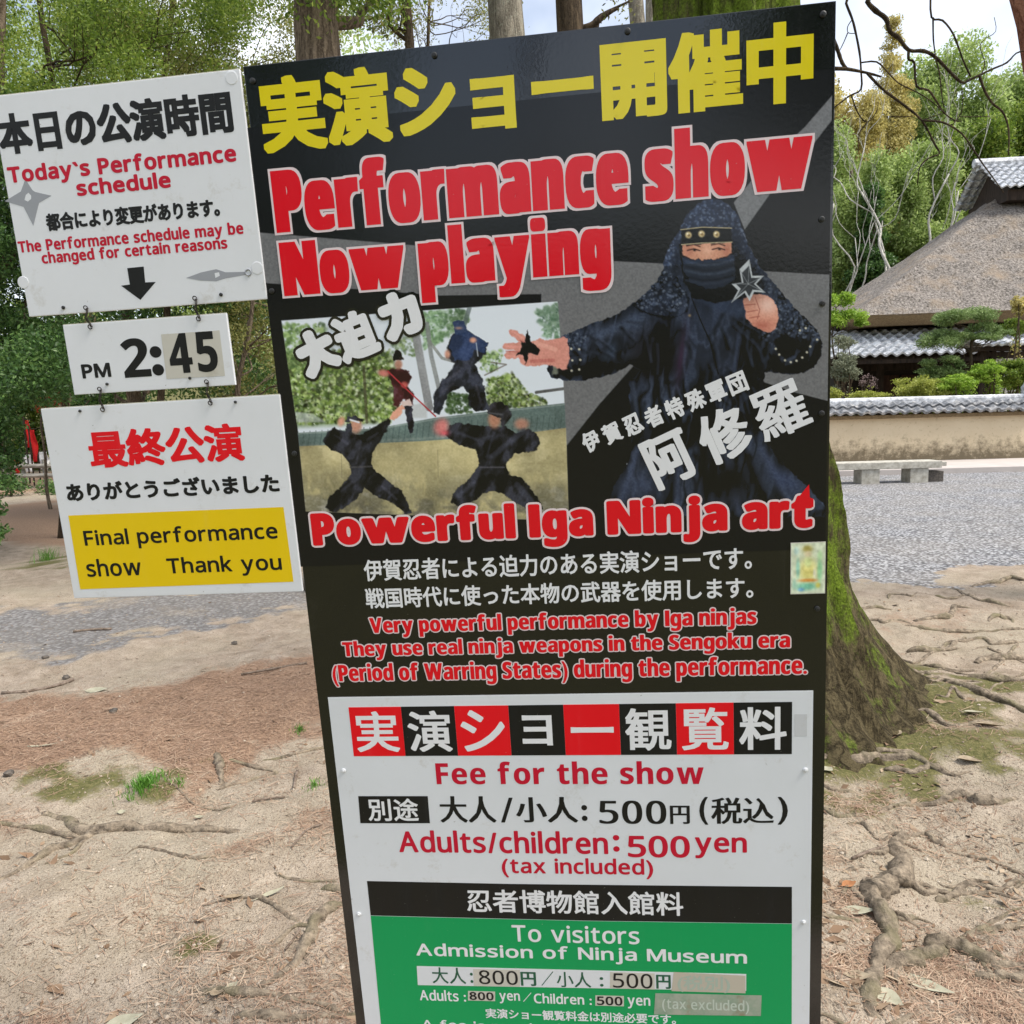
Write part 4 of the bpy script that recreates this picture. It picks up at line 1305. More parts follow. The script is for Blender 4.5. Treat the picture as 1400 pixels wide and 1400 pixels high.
bush('grey green loose shrub between the sign edge and the doorway', 1156, 506, 46, 54, 22, L_GREY, 4000, .06, 77, 'shrub')
bush('thin greyish shrub in front of the tiled eave', 1152, 468, 36, 30, 23, L_GREY, 1500, .06, 78, 'shrub')
bush('olive clipped bush under the cloud pruned pine', 1290, 511, 72, 34, 21.6, L_PINE, 7000, .06, 79)
bush('ochre flowering shrub at the right edge before the thatch eave', 1394, 418, 26, 34, 22, L_GOLD, 1700, .07, 80, 'shrub')
bush('pale green shrub at the right edge under the ochre one', 1390, 446, 40, 30, 22.3, L_SPRING, 2200, .07, 81, 'shrub')
bush('purplish bare twigged shrub before the dark doorway', 1187, 522, 30, 28, 21.5, leaf_mat('leaf_purple', [(.08, .05, .05), (.2, .14, .13), (.34, .26, .24)], .2), 350, .045, 82, 'shrub')

def small_tree(label, Y, cl_px, leafm, n, size, base_px, seed, name, r0=.05, group='garden trees behind the wall', barkm=B_DARK):
    cl = []
    for px, py, w, h in cl_px:
        p = at(px, py, Y)
        cl.append((p.x, Y + RNG.uniform(-.1, .1), p.z, w * Y / FPX * .5, w * Y / FPX * .45, h * Y / FPX * .5))
    base = (at(base_px, 540, Y).x, Y)
    sub = []
    rg = np.random.default_rng(seed)
    for c in cl:
        for k in range(14):
            d = rg.normal(size=3); d /= np.linalg.norm(d)
            q = .38
            sub.append((c[0] + d[0] * c[3] * .72, c[1] + d[1] * c[4] * .72, c[2] + abs(d[2]) * c[5] * .6 - c[5] * .1, c[3] * q, c[4] * q, c[5] * q))
    top = max(c[2] for c in cl)
    root = tree(label, base, top - gz(*base), r0, barkm, leafm, sub, n, size, group, name=name, seed=seed, limbs=16, top_r=.4, aspect=.28 if name == 'cloud_pruned_pine' else .55)
    return root
small_tree('cloud pruned pine with layered pads before the thatched house', 21.3, [(1322, 436, 82, 42), (1344, 450, 44, 24), (1285, 468, 58, 44), (1310, 462, 44, 26), (1345, 462, 50, 22), (1372, 456, 30, 18), (1288, 496, 54, 24)], L_PINE, 26000, .075, 1326, 85, 'cloud_pruned_pine', .07)
small_tree('lime green leafy young tree beside the black sign edge', 24, [(1150, 412, 40, 30), (1165, 436, 44, 34), (1140, 440, 40, 40), (1178, 444, 20, 16)], L_LIME, 5200, .085, 1140, 86, 'young_tree', .04)

def garden_gate():
    Yg = 23.0
    l, r = at(1330, 470, Yg), at(1440, 470, Yg)
    W = r.x - l.x
    zt = at(1370, 463, Yg).z
    g = gz(l.x, Yg)
    root = empty('garden_gate', ((l.x + r.x) / 2, Yg, g), 'little tiled roof on dark posts in the garden at the right', 'gate')
    ht = zt - g
    b = MB(); b.box((-W / 2, -.35, ht - .34), (W / 2, .35, ht - .22)); b.box((-W / 2 + .3, -.06, ht - .5), (W / 2 - .3, .06, ht - .37)); b.build('beam', M_WOOD_D, root)
    roof_tiles('gate_tiles', M_TILE, root, Vector((-W / 2 - .15, -.55, ht - .22)), Vector((1, 0, 0)), Vector((0, .55, .18)).normalized(), Vector((0, -.18, .55)).normalized(), 10, 3, W + .3, .58, .05, .03)
    roof_tiles('gate_tiles', M_TILE, root, Vector((W / 2 + .15, .55, ht - .22)), Vector((-1, 0, 0)), Vector((0, -.55, .18)).normalized(), Vector((0, .18, .55)).normalized(), 10, 3, W + .3, .58, .05, .03)
    for px in (1346, 1357, 1420):
        x = at(px, 480, Yg).x - (l.x + r.x) / 2
        b = MB(); b.box((x - .07, -.07, 0), (x + .07, .07, ht - .342)); b.build('post', M_WOOD_D, root)
    b = MB(); b.box((at(1362, 480, Yg).x - (l.x + r.x) / 2, .1, .4), (W / 2 - .2, .16, ht - .55)); b.build('plaster_panel', M_PLASTER, root)
garden_gate()

# ================================================================== FAR LEFT: red banners, papers, low fence
M_REDC = plain('red_cloth', (.55, .018, .018), .8, .2)
M_PAPER = plain('white_cloth', (.78, .77, .74), .8, .2)
def banner(label, px, pyt, pyb, wpx, Y, mat):
    t, bt = at(px, pyt, Y), at(px, pyb, Y)
    g = gz(t.x, Y)
    root = empty('banner', (t.x, Y, g), label, 'banner', 'cloth banners at the far left')
    w = wpx * Y / FPX
    V, Fc = [], []
    n = 14
    for i in range(n + 1):
        f = i / n
        z = bt.z + (t.z - bt.z) * f - g
        for k in range(6):
            x = (k / 5) * w
            V.append((x, .05 * math.sin(f * 7 + k * .9) * (k / 5 + .2), z))
    for i in range(n):
        for k in range(5):
            a = i * 6 + k; Fc.append([a, a + 1, a + 7, a + 6])
    me = np_mesh('cloth', np.array(V), Fc, True)
    o = link('cloth', me, mat, root)
    so = o.modifiers.new('thick', 'SOLIDIFY'); so.thickness = .006
    b = MB(); b.tube([(-.03, 0, 0), (-.03, 0, t.z - g + .1)], .018, 8); b.tube([(-.06, 0, t.z - g + .03), (w + .04, 0, t.z - g + .03)], .01, 6)
    b.build('pole', M_WOOD_D, root)
banner('red cloth banner nearest the hanging white board', 41, 588, 632, 7, 19, M_REDC)
banner('red cloth banner at the far left lower than its neighbour', 19, 628, 648, 8, 19.5, M_REDC)
banner('narrow red banner above the others', 34, 575, 612, 6, 19.8, M_REDC)
banner('white cloth banner between two red ones', 31, 622, 646, 12, 20.2, M_PAPER)
banner('white cloth banner close to the hanging board edge', 53, 618, 642, 12, 20.4, M_PAPER)
def low_fence():
    Yf = 18.3
    l, r = at(-60, 660, Yf), at(120, 660, Yf)
    root = empty('low_fence', ((l.x + r.x) / 2, Yf, 0), 'low weathered rail fence far back at the left', 'fence')
    W = (r.x - l.x) / 2
    mt = two_tone('fence_wood', (.14, .13, .11), (.36, .34, .30), 20, (.2, 1, 1))
    for z in (.28, .5):
        b = MB(); b.tube([(-W, 0, z), (0, .02, z + .02), (W, 0, z)], .05, 8); b.build('rail', mt, root)
    for i in range(7):
        x = -W + i * W / 3
        b = MB(); b.tube([(x, .1, -.1), (x, .1, .66)], .055, 8); b.build('post', mt, root)
low_fence()
tree('ragged dark hedge of low shrubs in front of the low fence', (at(20, 690, 16.5).x, 16.5), .9, .03, B_DARK, L_DARK,
     canopy(-60, 80, 655, 700, 16, 17.5, 18, .24, 91), 5000, .07, G_L, limbs=8, seed=92, name='hedge', cat='hedge')
# ================================================================== SIGN PLANE
v1 = Vector((-8576 - 700, 1079 - 700, FPX))            # vanishing points measured on the photo
v2 = Vector((350, 5457, FPX))
def cam2w(q): return (R * q.x - U * q.y + F * q.z).normalized()
SX = -cam2w(v1)
SZ = -cam2w(v2)
SZ = (SZ - SX * SX.dot(SZ)).normalized()
SY = SZ.cross(SX).normalized()                          # points away from the viewer
def hit(px, py, P0):
    d = ray(px, py)
    return CAM + d * ((P0 - CAM).dot(SY) / d.dot(SY))
P0 = CAM + ray(740, 500)
w_ = (hit(1142, 1, P0) - hit(332.5, 91, P0)).dot(SX)
P0 = CAM + ray(740, 500) * (0.92 / w_)

FLAT = .35
class Plane:
    """a local frame on the sign plane: x along, z up, -y towards the viewer"""
    def __init__(s, px, py, dy=0.0, name='sign', label=None, cat=None, group=None, ground=False):
        o = hit(px, py, P0) + SY * dy
        if ground: o = o + SZ * ((0.0 - o.z) / SZ.z)
        s.P = hit(740, 500, P0) + SY * dy
        s.o = o
        s.root = empty(name, (0, 0, 0), label, cat, group)
        M = Matrix((SX, SY, SZ)).transposed().to_4x4(); M.translation = o
        s.root.matrix_world = M
    def uv(s, px, py):
        q = hit(px, py, s.P) - s.o
        return (q.dot(SX), q.dot(SZ))
    def px(s, u, z):
        """vectorised projection of local points to photo pixels"""
        ux, zx = SX, SZ
        X = s.o.x + u * ux.x + z * zx.x - CAM.x; Y = s.o.y + u * ux.y + z * zx.y - CAM.y; Z = s.o.z + u * ux.z + z * zx.z - CAM.z
        f = X * F.x + Y * F.y + Z * F.z
        return (CXY + FPX * (X * R.x + Y * R.y + Z * R.z) / f, CXY - FPX * (X * U.x + Y * U.y + Z * U.z) / f)
    def sheet(s, name, pxs, mat, h, parent=None, thick=0.00015):
        """flat printed shape: outline in photo pixels, lying h above the face"""
        p = [s.uv(x, y) for x, y in pxs]
        h = h * FLAT
        b = MB(); b.prism(p, -h, -h + thick)
        return b.build(name, mat, parent or s.root)
    def rect(s, pxs):
        p = [s.uv(x, y) for x, y in pxs]
        u0 = (p[0][0] + p[3][0]) / 2; u1 = (p[1][0] + p[2][0]) / 2
        z1 = (p[0][1] + p[1][1]) / 2; z0 = (p[2][1] + p[3][1]) / 2
        return u0, u1, z0, z1

_glyph = {}
def glyphs(text, spacing=1.0):
    key = (text, spacing)
    if key in _glyph: return _glyph[key]
    c = bpy.data.curves.new('lettering', 'FONT')
    c.body = text; c.resolution_u = 3; c.fill_mode = 'FRONT'; c.space_character = spacing
    o = bpy.data.objects.new('lettering', c)
    COL.objects.link(o)
    dg = bpy.context.evaluated_depsgraph_get()
    ev = o.evaluated_get(dg)
    me = ev.to_mesh()
    V = np.array([v.co[:2] for v in me.vertices])
    P = [list(p.vertices) for p in me.polygons]
    cnt = {}
    for p in P:
        for a, b_ in zip(p, p[1:] + p[:1]):
            k = (min(a, b_), max(a, b_)); cnt[k] = cnt.get(k, 0) + 1
    E = np.array([k for k, n in cnt.items() if n == 1])
    ev.to_mesh_clear()
    bpy.data.objects.remove(o); bpy.data.curves.remove(c)
    _glyph[key] = (V, P, E)
    return _glyph[key]

def sans(ch, bold):
    if 'A' <= ch <= 'Z': return chr((0x1D5D4 if bold else 0x1D5A0) + ord(ch) - 65)
    if 'a' <= ch <= 'z': return chr((0x1D5EE if bold else 0x1D5BA) + ord(ch) - 97)
    if '0' <= ch <= '9': return chr((0x1D7EC if bold else 0x1D7E2) + ord(ch) - 48)
    return ch

def compose(text, bold, W, dx, gap=None, nat=.11, space=.30):
    """letters set one by one so that the line is exactly W wide; returns x in metres, y in em"""
    items, sw, fixed, scal = [], 0.0, 0.0, 0.0
    pend = False
    for ch in text:
        if ch == ' ':
            pend = True
            continue
        if ch == 'I':
            V = np.array([(0, 0), (.17 if bold else .09, 0), (.17 if bold else .09, .714), (0, .714)]); P = [[0, 1, 2, 3]]; E = np.array([(0, 1), (1, 2), (2, 3), (3, 0)])
        else: V, P, E = glyphs(sans(ch, bold))
        if bold and dx > 2 * PXM and ch in 'wmNvy': V = V * np.array([{'w': 1.34, 'm': 1.1, 'N': 1.12, 'v': 1.1, 'y': 1.08}[ch], 1.0])
        x0, x1 = V[:, 0].min(), V[:, 0].max()
        if items:
            if gap is None: g_s, g_f = nat, dx
            else: g_s, g_f = 0.0, gap * PXM + 2 * dx
            if pend: g_s, g_f = g_s + space, g_f + (dx if gap is None else 0)
        else: g_s = g_f = 0.0
        pend = False
        items.append((V, P, E, x0, x1, g_s, g_f))
        sw += x1 - x0 + g_s; fixed += g_f
    sx = (W - fixed) / sw
    Vs, Ps, Es, pen, base = [], [], [], 0.0, 0
    for V, P, E, x0, x1, g_s, g_f in items:
        pen += g_s * sx + g_f
        q = V.copy(); q[:, 0] = pen + (V[:, 0] - x0) * sx
        pen += (x1 - x0) * sx
        Vs.append(q); Ps += [[i + base for i in p] for p in P]; Es.append(E + base); base += len(V)
    return np.vstack(Vs), Ps, np.vstack(Es)

PXM = 0.00114                                            # metres per photo pixel on the sign, about
FLAT = .35                                               # film and ink lie this fraction of the nominal stacking heights above the face
def letter_layer(name, V, P, E, dx, dz, h, mat, parent, sq=False):
    h = h * FLAT
    """glyph faces grown by (dx, dz); every overlapping facet gets its own height, tenths of a millimetre apart"""
    verts, faces = [], []
    rg = np.random.default_rng(len(V))
    n = len(V)
    verts.append(np.column_stack([V[:, 0], np.full(n, -h - .00006), V[:, 1]]))
    faces += [list(p) for p in P]
    base = n
    if dx > 0 and sq:
        A, B = V[E[:, 0]], V[E[:, 1]]
        d = B - A
        same = (d[:, 0] * d[:, 1] >= 0)[:, None]
        c1_ = np.where(same, np.array([[dx, -dz]]), np.array([[dx, dz]]))
        q = np.stack([A + c1_, A - c1_, B - c1_, B + c1_], 1)
        ui = np.unique(E)
        rc = V[ui][:, None, :] + np.array([(-dx, -dz), (dx, -dz), (dx, dz), (-dx, dz)])[None]
        q = np.concatenate([q, rc])
        hh = -h - rg.uniform(0, .00005, len(q))
        verts.append(np.stack([q[..., 0], np.repeat(hh[:, None], 4, 1), q[..., 1]], -1).reshape(-1, 3))
        faces += [[base + 4 * i + k for k in range(4)] for i in range(len(q))]
    elif dx > 0:
        S = np.array([1 / dx, 1 / dz])
        A, B = V[E[:, 0]] * S, V[E[:, 1]] * S
        d = B - A
        d /= np.linalg.norm(d, axis=1)[:, None] + 1e-12
        nr = np.stack([-d[:, 1], d[:, 0]], 1)
        q = np.stack([A + nr, A - nr, B - nr, B + nr], 1) / S
        hh = -h - rg.uniform(0, .00005, len(q))
        q3 = np.stack([q[..., 0], np.repeat(hh[:, None], 4, 1), q[..., 1]], -1).reshape(-1, 3)
        verts.append(q3)
        faces += [[base + 4 * i + k for k in range(4)] for i in range(len(q))]
        base += 4 * len(q)
        ui = np.unique(E)
        K = 10
        a = np.arange(K) * 2 * math.pi / K
        C = V[ui][:, None, :] + np.stack([np.cos(a) * dx, np.sin(a) * dz], -1)[None]
        hh = -h - rg.uniform(0, .00005, len(ui))
        c3 = np.stack([C[..., 0], np.repeat(hh[:, None], K, 1), C[..., 1]], -1).reshape(-1, 3)
        verts.append(c3)
        faces += [[base + K * i + k for k in range(K)] for i in range(len(ui))]
    return link(name, np_mesh(name, np.vstack(verts), faces), mat, parent)

def lettering(pl, text, box, mat, bold=(0, 0), outline=None, spacing=1.0, h=.0012, name='lettering', rot=None, parent=None, skew=0.0, face=None, gap=None, sq=False):
    """box = four photo pixels giving left, right, top, bottom of the line (or centre x, y, width, height in px, with rot in degrees);
    bold = growth in px; outline = (material, px)"""
    k = PXM
    grow = np.array(bold) * k
    og = (outline[1] * k if outline else 0)
    if face is None and text.isascii(): face = 'r'
    if face:
        tot = pl.uv(*box[1])[0] - pl.uv(*box[0])[0] - 2 * (grow[0] + og)
        V, P, E = compose(text, face == 'b', tot, grow[0], gap)
    else: V, P, E = glyphs(text, spacing)
    lo, hi = V.min(0), V.max(0)
    T = (V - lo) / (hi - lo)
    if rot is None:
        u0 = pl.uv(*box[0])[0]; u1 = pl.uv(*box[1])[0]
        z1 = pl.uv(*box[2])[1]; z0 = pl.uv(*box[3])[1]
        ex, ez = grow[0] + og, grow[1] + og
        W = np.stack([u0 + ex + T[:, 0] * (u1 - u0 - 2 * ex), z0 + ez + T[:, 1] * (z1 - z0 - 2 * ez)], -1)
    else:
        cx, cy, w, hh = box
        c = np.array(pl.uv(cx, cy))
        L = (T - .5) * np.array([w, hh]) * k
        L[:, 0] += L[:, 1] * skew
        a = math.radians(rot)
        W = c + np.stack([L[:, 0] * math.cos(a) - L[:, 1] * math.sin(a), L[:, 0] * math.sin(a) + L[:, 1] * math.cos(a)], -1)
    if outline:
        out = letter_layer(name + '_outline', W, P, E, grow[0] + og, grow[1] + og, h, outline[0], parent or pl.root, sq)
        return letter_layer(name, W, P, E, grow[0], grow[1], h + .0006, mat, out, sq)
    return letter_layer(name, W, P, E, grow[0], grow[1], h, mat, parent or pl.root, sq)

# ------------------------------------------------------------------ inks
K_BLACK = np.array((.0075, .0075, .0085))
I_BLACK = print_mat('ink_black', K_BLACK, .055, .85)
I_YEL = print_mat('ink_yellow', (.78, .64, .006), .14, .6)
I_RED = print_mat('ink_red', (.76, .004, .016), .14, .5)
I_WHITE = print_mat('ink_white', (.80, .80, .82), .2, .4)
I_PINKW = print_mat('ink_pink_white', (.80, .66, .68), .2)
I_GREEN = print_mat('ink_green', (.002, .33, .095), .35, .3)
I_MATBLK = print_mat('film_black', (.008, .008, .008), .38, .35)
I_FRED = print_mat('film_red', (.80, .006, .014), .35, .3)
I_MAROON = print_mat('film_maroon', (.56, .005, .030), .4, .3)
I_DGREEN = print_mat('film_dark_green', (.01, .10, .05), .4)
I_GREY = print_mat('film_grey', (.33, .34, .37), .4)
I_MYEL = print_mat('film_yellow', (.84, .58, .004), .42, .3)
S_WHITE = dirty_white('board_white', (.79, .80, .83), .42)
S_PANEL = dirty_white('fee_panel_white', (.74, .76, .795), .36)
S_BEIGE = dirty_white('patch_beige', (.60, .57, .50), .5)
M_LIT_EDGE = plain('lit_board_edge', (.60, .58, .45), .7, .3)  # yellowish tone paints sunlight into the top edges of the white boards
M_SCREW = plain('screw_metal', (.05, .05, .05), .45, .5, metal=.6)
M_WIRE = plain('wire', (.035, .028, .024), .6, .4, metal=.4)
M_CAP = plain('white_cap', (.66, .67, .68), .4)
M_BACK = two_tone('backing_wood', (.05, .045, .04), (.10, .09, .08), 10, (1, 1, .1))

# ------------------------------------------------------------------ main sign
MP = Plane(735, 1390, 0.0, 'show_sign', 'tall black notice board with yellow and red lettering and printed fighters', 'sign', ground=True)
PN = MP
z_bot = PN.uv(735, 1400)[1] - .17
tl, tr = PN.uv(332.5, 91), PN.uv(1142.5, 1)
ztop = (tl[1] + tr[1]) / 2
ul = (PN.uv(332.5, 91)[0] + PN.uv(487, 1400)[0]) / 2
ur = (PN.uv(1142.5, 1)[0] + PN.uv(1122.5, 1400)[0]) / 2
b = MB(); b.box((ul, 0, z_bot), (ur, .012, ztop))
b.build('face_panel', I_BLACK, PN.root, bevel=.001)
b = MB()
for x in (ul + .12, ur - .18): b.box((x, .0125, -.3), (x + .06, .07, ztop - .05))
b.build('post', M_BACK, PN.root)
b = MB()
for z in (z_bot + .1, ztop - .2, ztop - .6): b.box((ul + .02, .0705, z), (ur - .02, .095, z + .05))
zc = PN.uv(200, 250)[1]
b.box((PN.uv(60, 250)[0], .0705, zc), (ur - .1, .0955, zc + .05))
b.build('crossbar', M_BACK, PN.root)

def screw(pl, x, y, r=.0046, mat=None, name='screw', parent=None, h=.001):
    u, z = pl.uv(x, y)
    b = MB()
    b.tube([(u, -h + .0009, z), (u, -h - .002, z), (u, -h - .0026, z)], [r, r, r * .7], 14)
    b.tube([(u, -h - .0027, z), (u, -h - .0045, z)], r * .5, 6)
    b.build(name, mat or M_SCREW, parent or pl.root, smooth=False)
for x, y in ((346, 111), (594, 76), (858, 43), (1125, 20), (1123, 300), (1124, 415), (1123, 565), (403, 620), (1117, 832), (372, 398)):
    screw(PN, x, y)

# ------------------------------------------------------------------ painted print (flat picture with its own printed colours)
class Paint:
    def __init__(s, X, Y):
        s.X, s.Y = X, Y
        s.img = np.zeros(X.shape + (3,))
        s.wx = (fbm(X / 5, Y / 5, seed=201, oct=3) - .5) * 4.5
        s.wy = (fbm(X / 5, Y / 5, seed=202, oct=3) - .5) * 4.5
        s.mask = None
    def _put(s, al, c, sel):
        if s.mask is not None: al = al * s.mask[sel]
        s.img[sel] = s.img[sel] * (1 - al[..., None]) + np.asarray(c, float) / 255.0 * al[..., None]
    def _sel(s, x0, y0, x1, y1):
        inb = (s.X >= x0) & (s.X <= x1) & (s.Y >= y0) & (s.Y <= y1)
        if not inb.any(): return None
        r = np.where(inb.any(1))[0]; c = np.where(inb.any(0))[0]
        return (slice(r[0], r[-1] + 1), slice(c[0], c[-1] + 1))
    def poly(s, pts, c, soft=.8, al=1.0, smooth=0, ret=False):
        pts = np.asarray(pts, float)
        if smooth: pts = smooth_pts(pts, smooth, True)
        sl = s._sel(pts[:, 0].min() - 3 - soft, pts[:, 1].min() - 3 - soft, pts[:, 0].max() + 3 + soft, pts[:, 1].max() + 3 + soft)
        if sl is None: return
        d = poly_sd(s.X[sl] + s.wx[sl], s.Y[sl] + s.wy[sl], pts)
        a = sstep(soft, -soft, d) * al
        if ret:
            m_ = np.zeros(s.X.shape); m_[sl] = a
            return m_
        s._put(a, c, sl)
    def stroke(s, pts, w, c, al=1.0, soft=.7):
        pts = np.asarray(pts, float)
        sl = s._sel(pts[:, 0].min() - w - 3, pts[:, 1].min() - w - 3, pts[:, 0].max() + w + 3, pts[:, 1].max() + w + 3)
        if sl is None: return
        d = seg_d(s.X[sl], s.Y[sl], pts)
        s._put(sstep(w / 2 + soft, w / 2 - soft, d) * al, c, sl)
    def blob(s, x, y, rx, ry, c, al=1.0, rot=0, hard=1.0):
        rr = max(rx, ry) * 2.2
        sl = s._sel(x - rr, y - rr, x + rr, y + rr)
        if sl is None: return
        a = math.radians(rot)
        dx, dy = s.X[sl] - x, s.Y[sl] - y
        p, q = dx * math.cos(a) + dy * math.sin(a), -dx * math.sin(a) + dy * math.cos(a)
        g = np.exp(-((p / rx) ** 2 + (q / ry) ** 2) ** hard)
        s._put(g * al, c, sl)
    def speckle(s, pts, cols, n, r, seed=0, soft=.6, al=.8):
        """cluster of small dabs inside a polygon"""
        pts = np.asarray(pts, float)
        rg = np.random.default_rng(seed)
        k = 0
        while k < n:
            x, y = rg.uniform(pts[:, 0].min(), pts[:, 0].max()), rg.uniform(pts[:, 1].min(), pts[:, 1].max())
            if poly_sd(np.array([x]), np.array([y]), pts)[0] > 0: continue
            q = r * rg.uniform(.5, 1.5)
            s.blob(x, y, q, q * rg.uniform(.5, 1), cols[rg.integers(len(cols))], al * rg.uniform(.5, 1), rg.uniform(0, 180), 1.5)
            k += 1

u0, z1 = PN.uv(352, 300)[0], PN.uv(1000, 108)[1]
u1, z0 = ur - .004, PN.uv(700, 765)[1]
st = .00098
nu_, nz_ = int((u1 - u0) / st), int((z1 - z0) / st)
GU, GZ = np.meshgrid(np.linspace(u0, u1, nu_), np.linspace(z1, z0, nz_))
PX, PY = PN.px(GU, GZ)
pt = Paint(PX, PY)
BLK = (28, 28, 30)
pt.img[:] = np.array(BLK) / 255.0
GRY = (112, 112, 114)
pt.wx, pt.wy, WARP = pt.wx * 0, pt.wy * 0, (pt.wx, pt.wy)
# grey sweeps of the background design
pt.poly([(340, 313), (355, 318), (550, 334), (700, 347), (840, 357), (920, 361), (1050, 371), (1160, 377), (1160, 552), (1131, 548), (1085, 536), (1040, 521), (960, 500), (867, 499), (820, 552), (774, 610),
         (740, 610), (740, 402), (600, 404), (500, 396), (420, 391), (362, 387), (340, 386)], GRY)
pt.poly([(1160, 105), (1139, 129), (1100, 174), (1045, 225), (1003, 277), (1018, 314), (1060, 255), (1112, 197), (1139, 162), (1160, 140)], (118, 119, 122))
# ---- the small picture: four fighters at a plaster wall
def c5(p): return [(370 + x / 3.415, 390 + y / 3.415) for x, y in p]
FR = c5([(50, 165), (700, 118), (1340, 75), (1365, 400), (1380, 700), (1392, 1100), (165, 1055), (125, 660)])
pt.mask = pt.poly(FR, BLK, ret=True)
pt.poly(FR, (222, 228, 236))
pt.poly(c5([(40, 340), (200, 300), (420, 330), (560, 320), (600, 420), (590, 600), (540, 640), (120, 660)]), (84, 108, 52), 6, .85)
X5, Y5 = (PX - 370) * 3.415, (PY - 390) * 3.415
def blobs(reg, n, r, cols, seed, al=.9): pt.speckle(c5(reg), cols, n, r, seed, al=al)
GRN = [(70, 92, 40), (112, 136, 62), (150, 176, 92), (42, 56, 30), (190, 206, 136), (58, 62, 36), (214, 222, 190)]
GRN2 = [(94, 120, 66), (130, 156, 96), (160, 180, 120), (70, 92, 56)]
blobs([(40, 330), (300, 300), (560, 300), (600, 560), (560, 640), (120, 650)], 2600, 2.5, GRN, 1)
blobs([(50, 180), (250, 180), (300, 350), (60, 400)], 460, 2.6, GRN2, 2, .85)
blobs([(690, 130), (900, 110), (930, 170), (800, 260), (720, 300)], 420, 2.6, [(110, 140, 100), (80, 110, 76), (150, 176, 140)], 3)
blobs([(1230, 120), (1360, 80), (1370, 250), (1280, 240)], 220, 2.7, [(120, 150, 124), (86, 118, 92), (150, 176, 150)], 4)
blobs([(1010, 440), (1130, 410), (1200, 500), (1290, 540), (1290, 570), (1010, 570)], 760, 2.3, GRN, 5)
blobs([(980, 320), (1090, 300), (1060, 400), (980, 400)], 110, 2.2, GRN2, 6)
blobs([(820, 500), (940, 510), (940, 600), (820, 600)], 160, 2.3, [(50, 74, 40), (80, 108, 60)], 7)
blobs([(560, 250), (690, 230), (700, 330), (570, 330)], 110, 2.3, GRN2, 8, .6)
pt.stroke(c5([(680, 240), (705, 380), (740, 570)]), 11, (134, 134, 136), .9)
pt.stroke(c5([(730, 180), (750, 330), (790, 500)]), 6, (120, 122, 122), .85)
pt.stroke(c5([(740, 260), (800, 340), (870, 360)]), 4, (120, 122, 118), .8)
pt.stroke(c5([(435, 380), (445, 560), (450, 640)]), 4, (70, 66, 48), .7)
pt.stroke(c5([(930, 100), (900, 200)]), 6, (110, 124, 124), .7)
pt.stroke(c5([(1030, 360), (1100, 370), (1000, 420)]), 2, (70, 60, 50), .6)
pt.stroke(c5([(1240, 500), (1390, 480)]), 4, (72, 70, 68), .8)
pt.poly(c5([(110, 590), (200, 600), (260, 640), (120, 640)]), (196, 200, 206), 2, .6)
pt.poly(c5([(660, 560), (730, 545), (730, 620), (660, 620)]), (188, 190, 190), 2, .7)
# wall coping and plaster
pt.poly(c5([(110, 690), (500, 668), (760, 620), (1100, 580), (1395, 548), (1400, 668), (1100, 705), (700, 730), (300, 748), (120, 755)]), (104, 122, 118))
for i in range(46):
    x = 120 + i * 28
    yb = 755 - (x - 120) * .066
    pt.stroke(c5([(x, yb - 6), (x + 8, yb - 70)]), 1.3, (72, 88, 86), .55)
    pt.blob(*c5([(x + 12, yb - 2)])[0], 3, 2, (150, 160, 152), .6)
pt.stroke(c5([(110, 694), (500, 672), (760, 626), (1100, 586), (1395, 554)]), 2.2, (146, 160, 156), .8)
pt.poly(c5([(118, 752), (300, 746), (700, 728), (1100, 702), (1400, 664), (1420, 1120), (160, 1080)]), (186, 174, 130))
nz1 = fbm(X5 / 90, Y5 / 60, seed=5, oct=5)
low = sstep(860, 1060, Y5)
wsel = pt.poly(c5([(118, 752), (300, 746), (700, 728), (1100, 702), (1400, 664), (1420, 1120), (160, 1080)]), BLK, ret=True) * pt.mask
for cc, a in (((206, 194, 150), sstep(.45, .7, nz1) * .8 * (1 - low)), ((112, 108, 92), sstep(.34, .6, nz1) * .95 * low), ((176, 172, 160), sstep(.62, .75, nz1) * low * .9), ((120, 116, 92), sstep(.35, .55, fbm(X5 / 30, Y5 / 70, seed=15, oct=4)) * .4 * sstep(820, 960, Y5)),
              ((150, 116, 62), sstep(770, 720, Y5 + (X5 - 120) * .066) * .8)):
    a = (a * wsel)[..., None]
    pt.img = pt.img * (1 - a) + np.array(cc) / 255.0 * a
for x in (330, 780):
    pt.stroke(c5([(x, 770), (x + 3, 900)]), .8, (110, 100, 74), .5)
pt.wx, pt.wy = WARP
DK, DK2 = (30, 30, 34), (58, 58, 68)
SK = (206, 150, 128)
# fighter lower left
A = c5([(335, 680), (300, 664), (262, 690), (243, 728), (282, 768), (340, 792), (368, 835), (376, 880), (330, 940), (276, 985), (258, 1040), (300, 1068), (322, 1050), (400, 1000), (440, 942), (490, 985), (560, 1012), (600, 1040), (625, 1068), (660, 1062), (612, 960), (545, 908), (490, 868), (468, 830), (480, 770), (530, 700), (562, 636), (550, 622), (500, 655), (440, 684), (430, 700)])
pt.poly(A, DK, 1)
pt.blob(*c5([(330, 636)])[0], 5, 7, SK, 1, 20, 2); pt.blob(*c5([(398, 655)])[0], 8.5, 11, SK, 1, 0, 2.5)
pt.poly(c5([(350, 640), (360, 615), (395, 605), (425, 625), (430, 640), (395, 632)]), DK, .8); pt.stroke(c5([(372, 628), (412, 640)]), 2.5, (220, 220, 226))
pt.poly(c5([(352, 650), (374, 640), (380, 690), (350, 690)]), DK, .8)
pt.poly(c5([(556, 628), (572, 590), (610, 560), (640, 560), (600, 612), (580, 634)]), SK, .8)
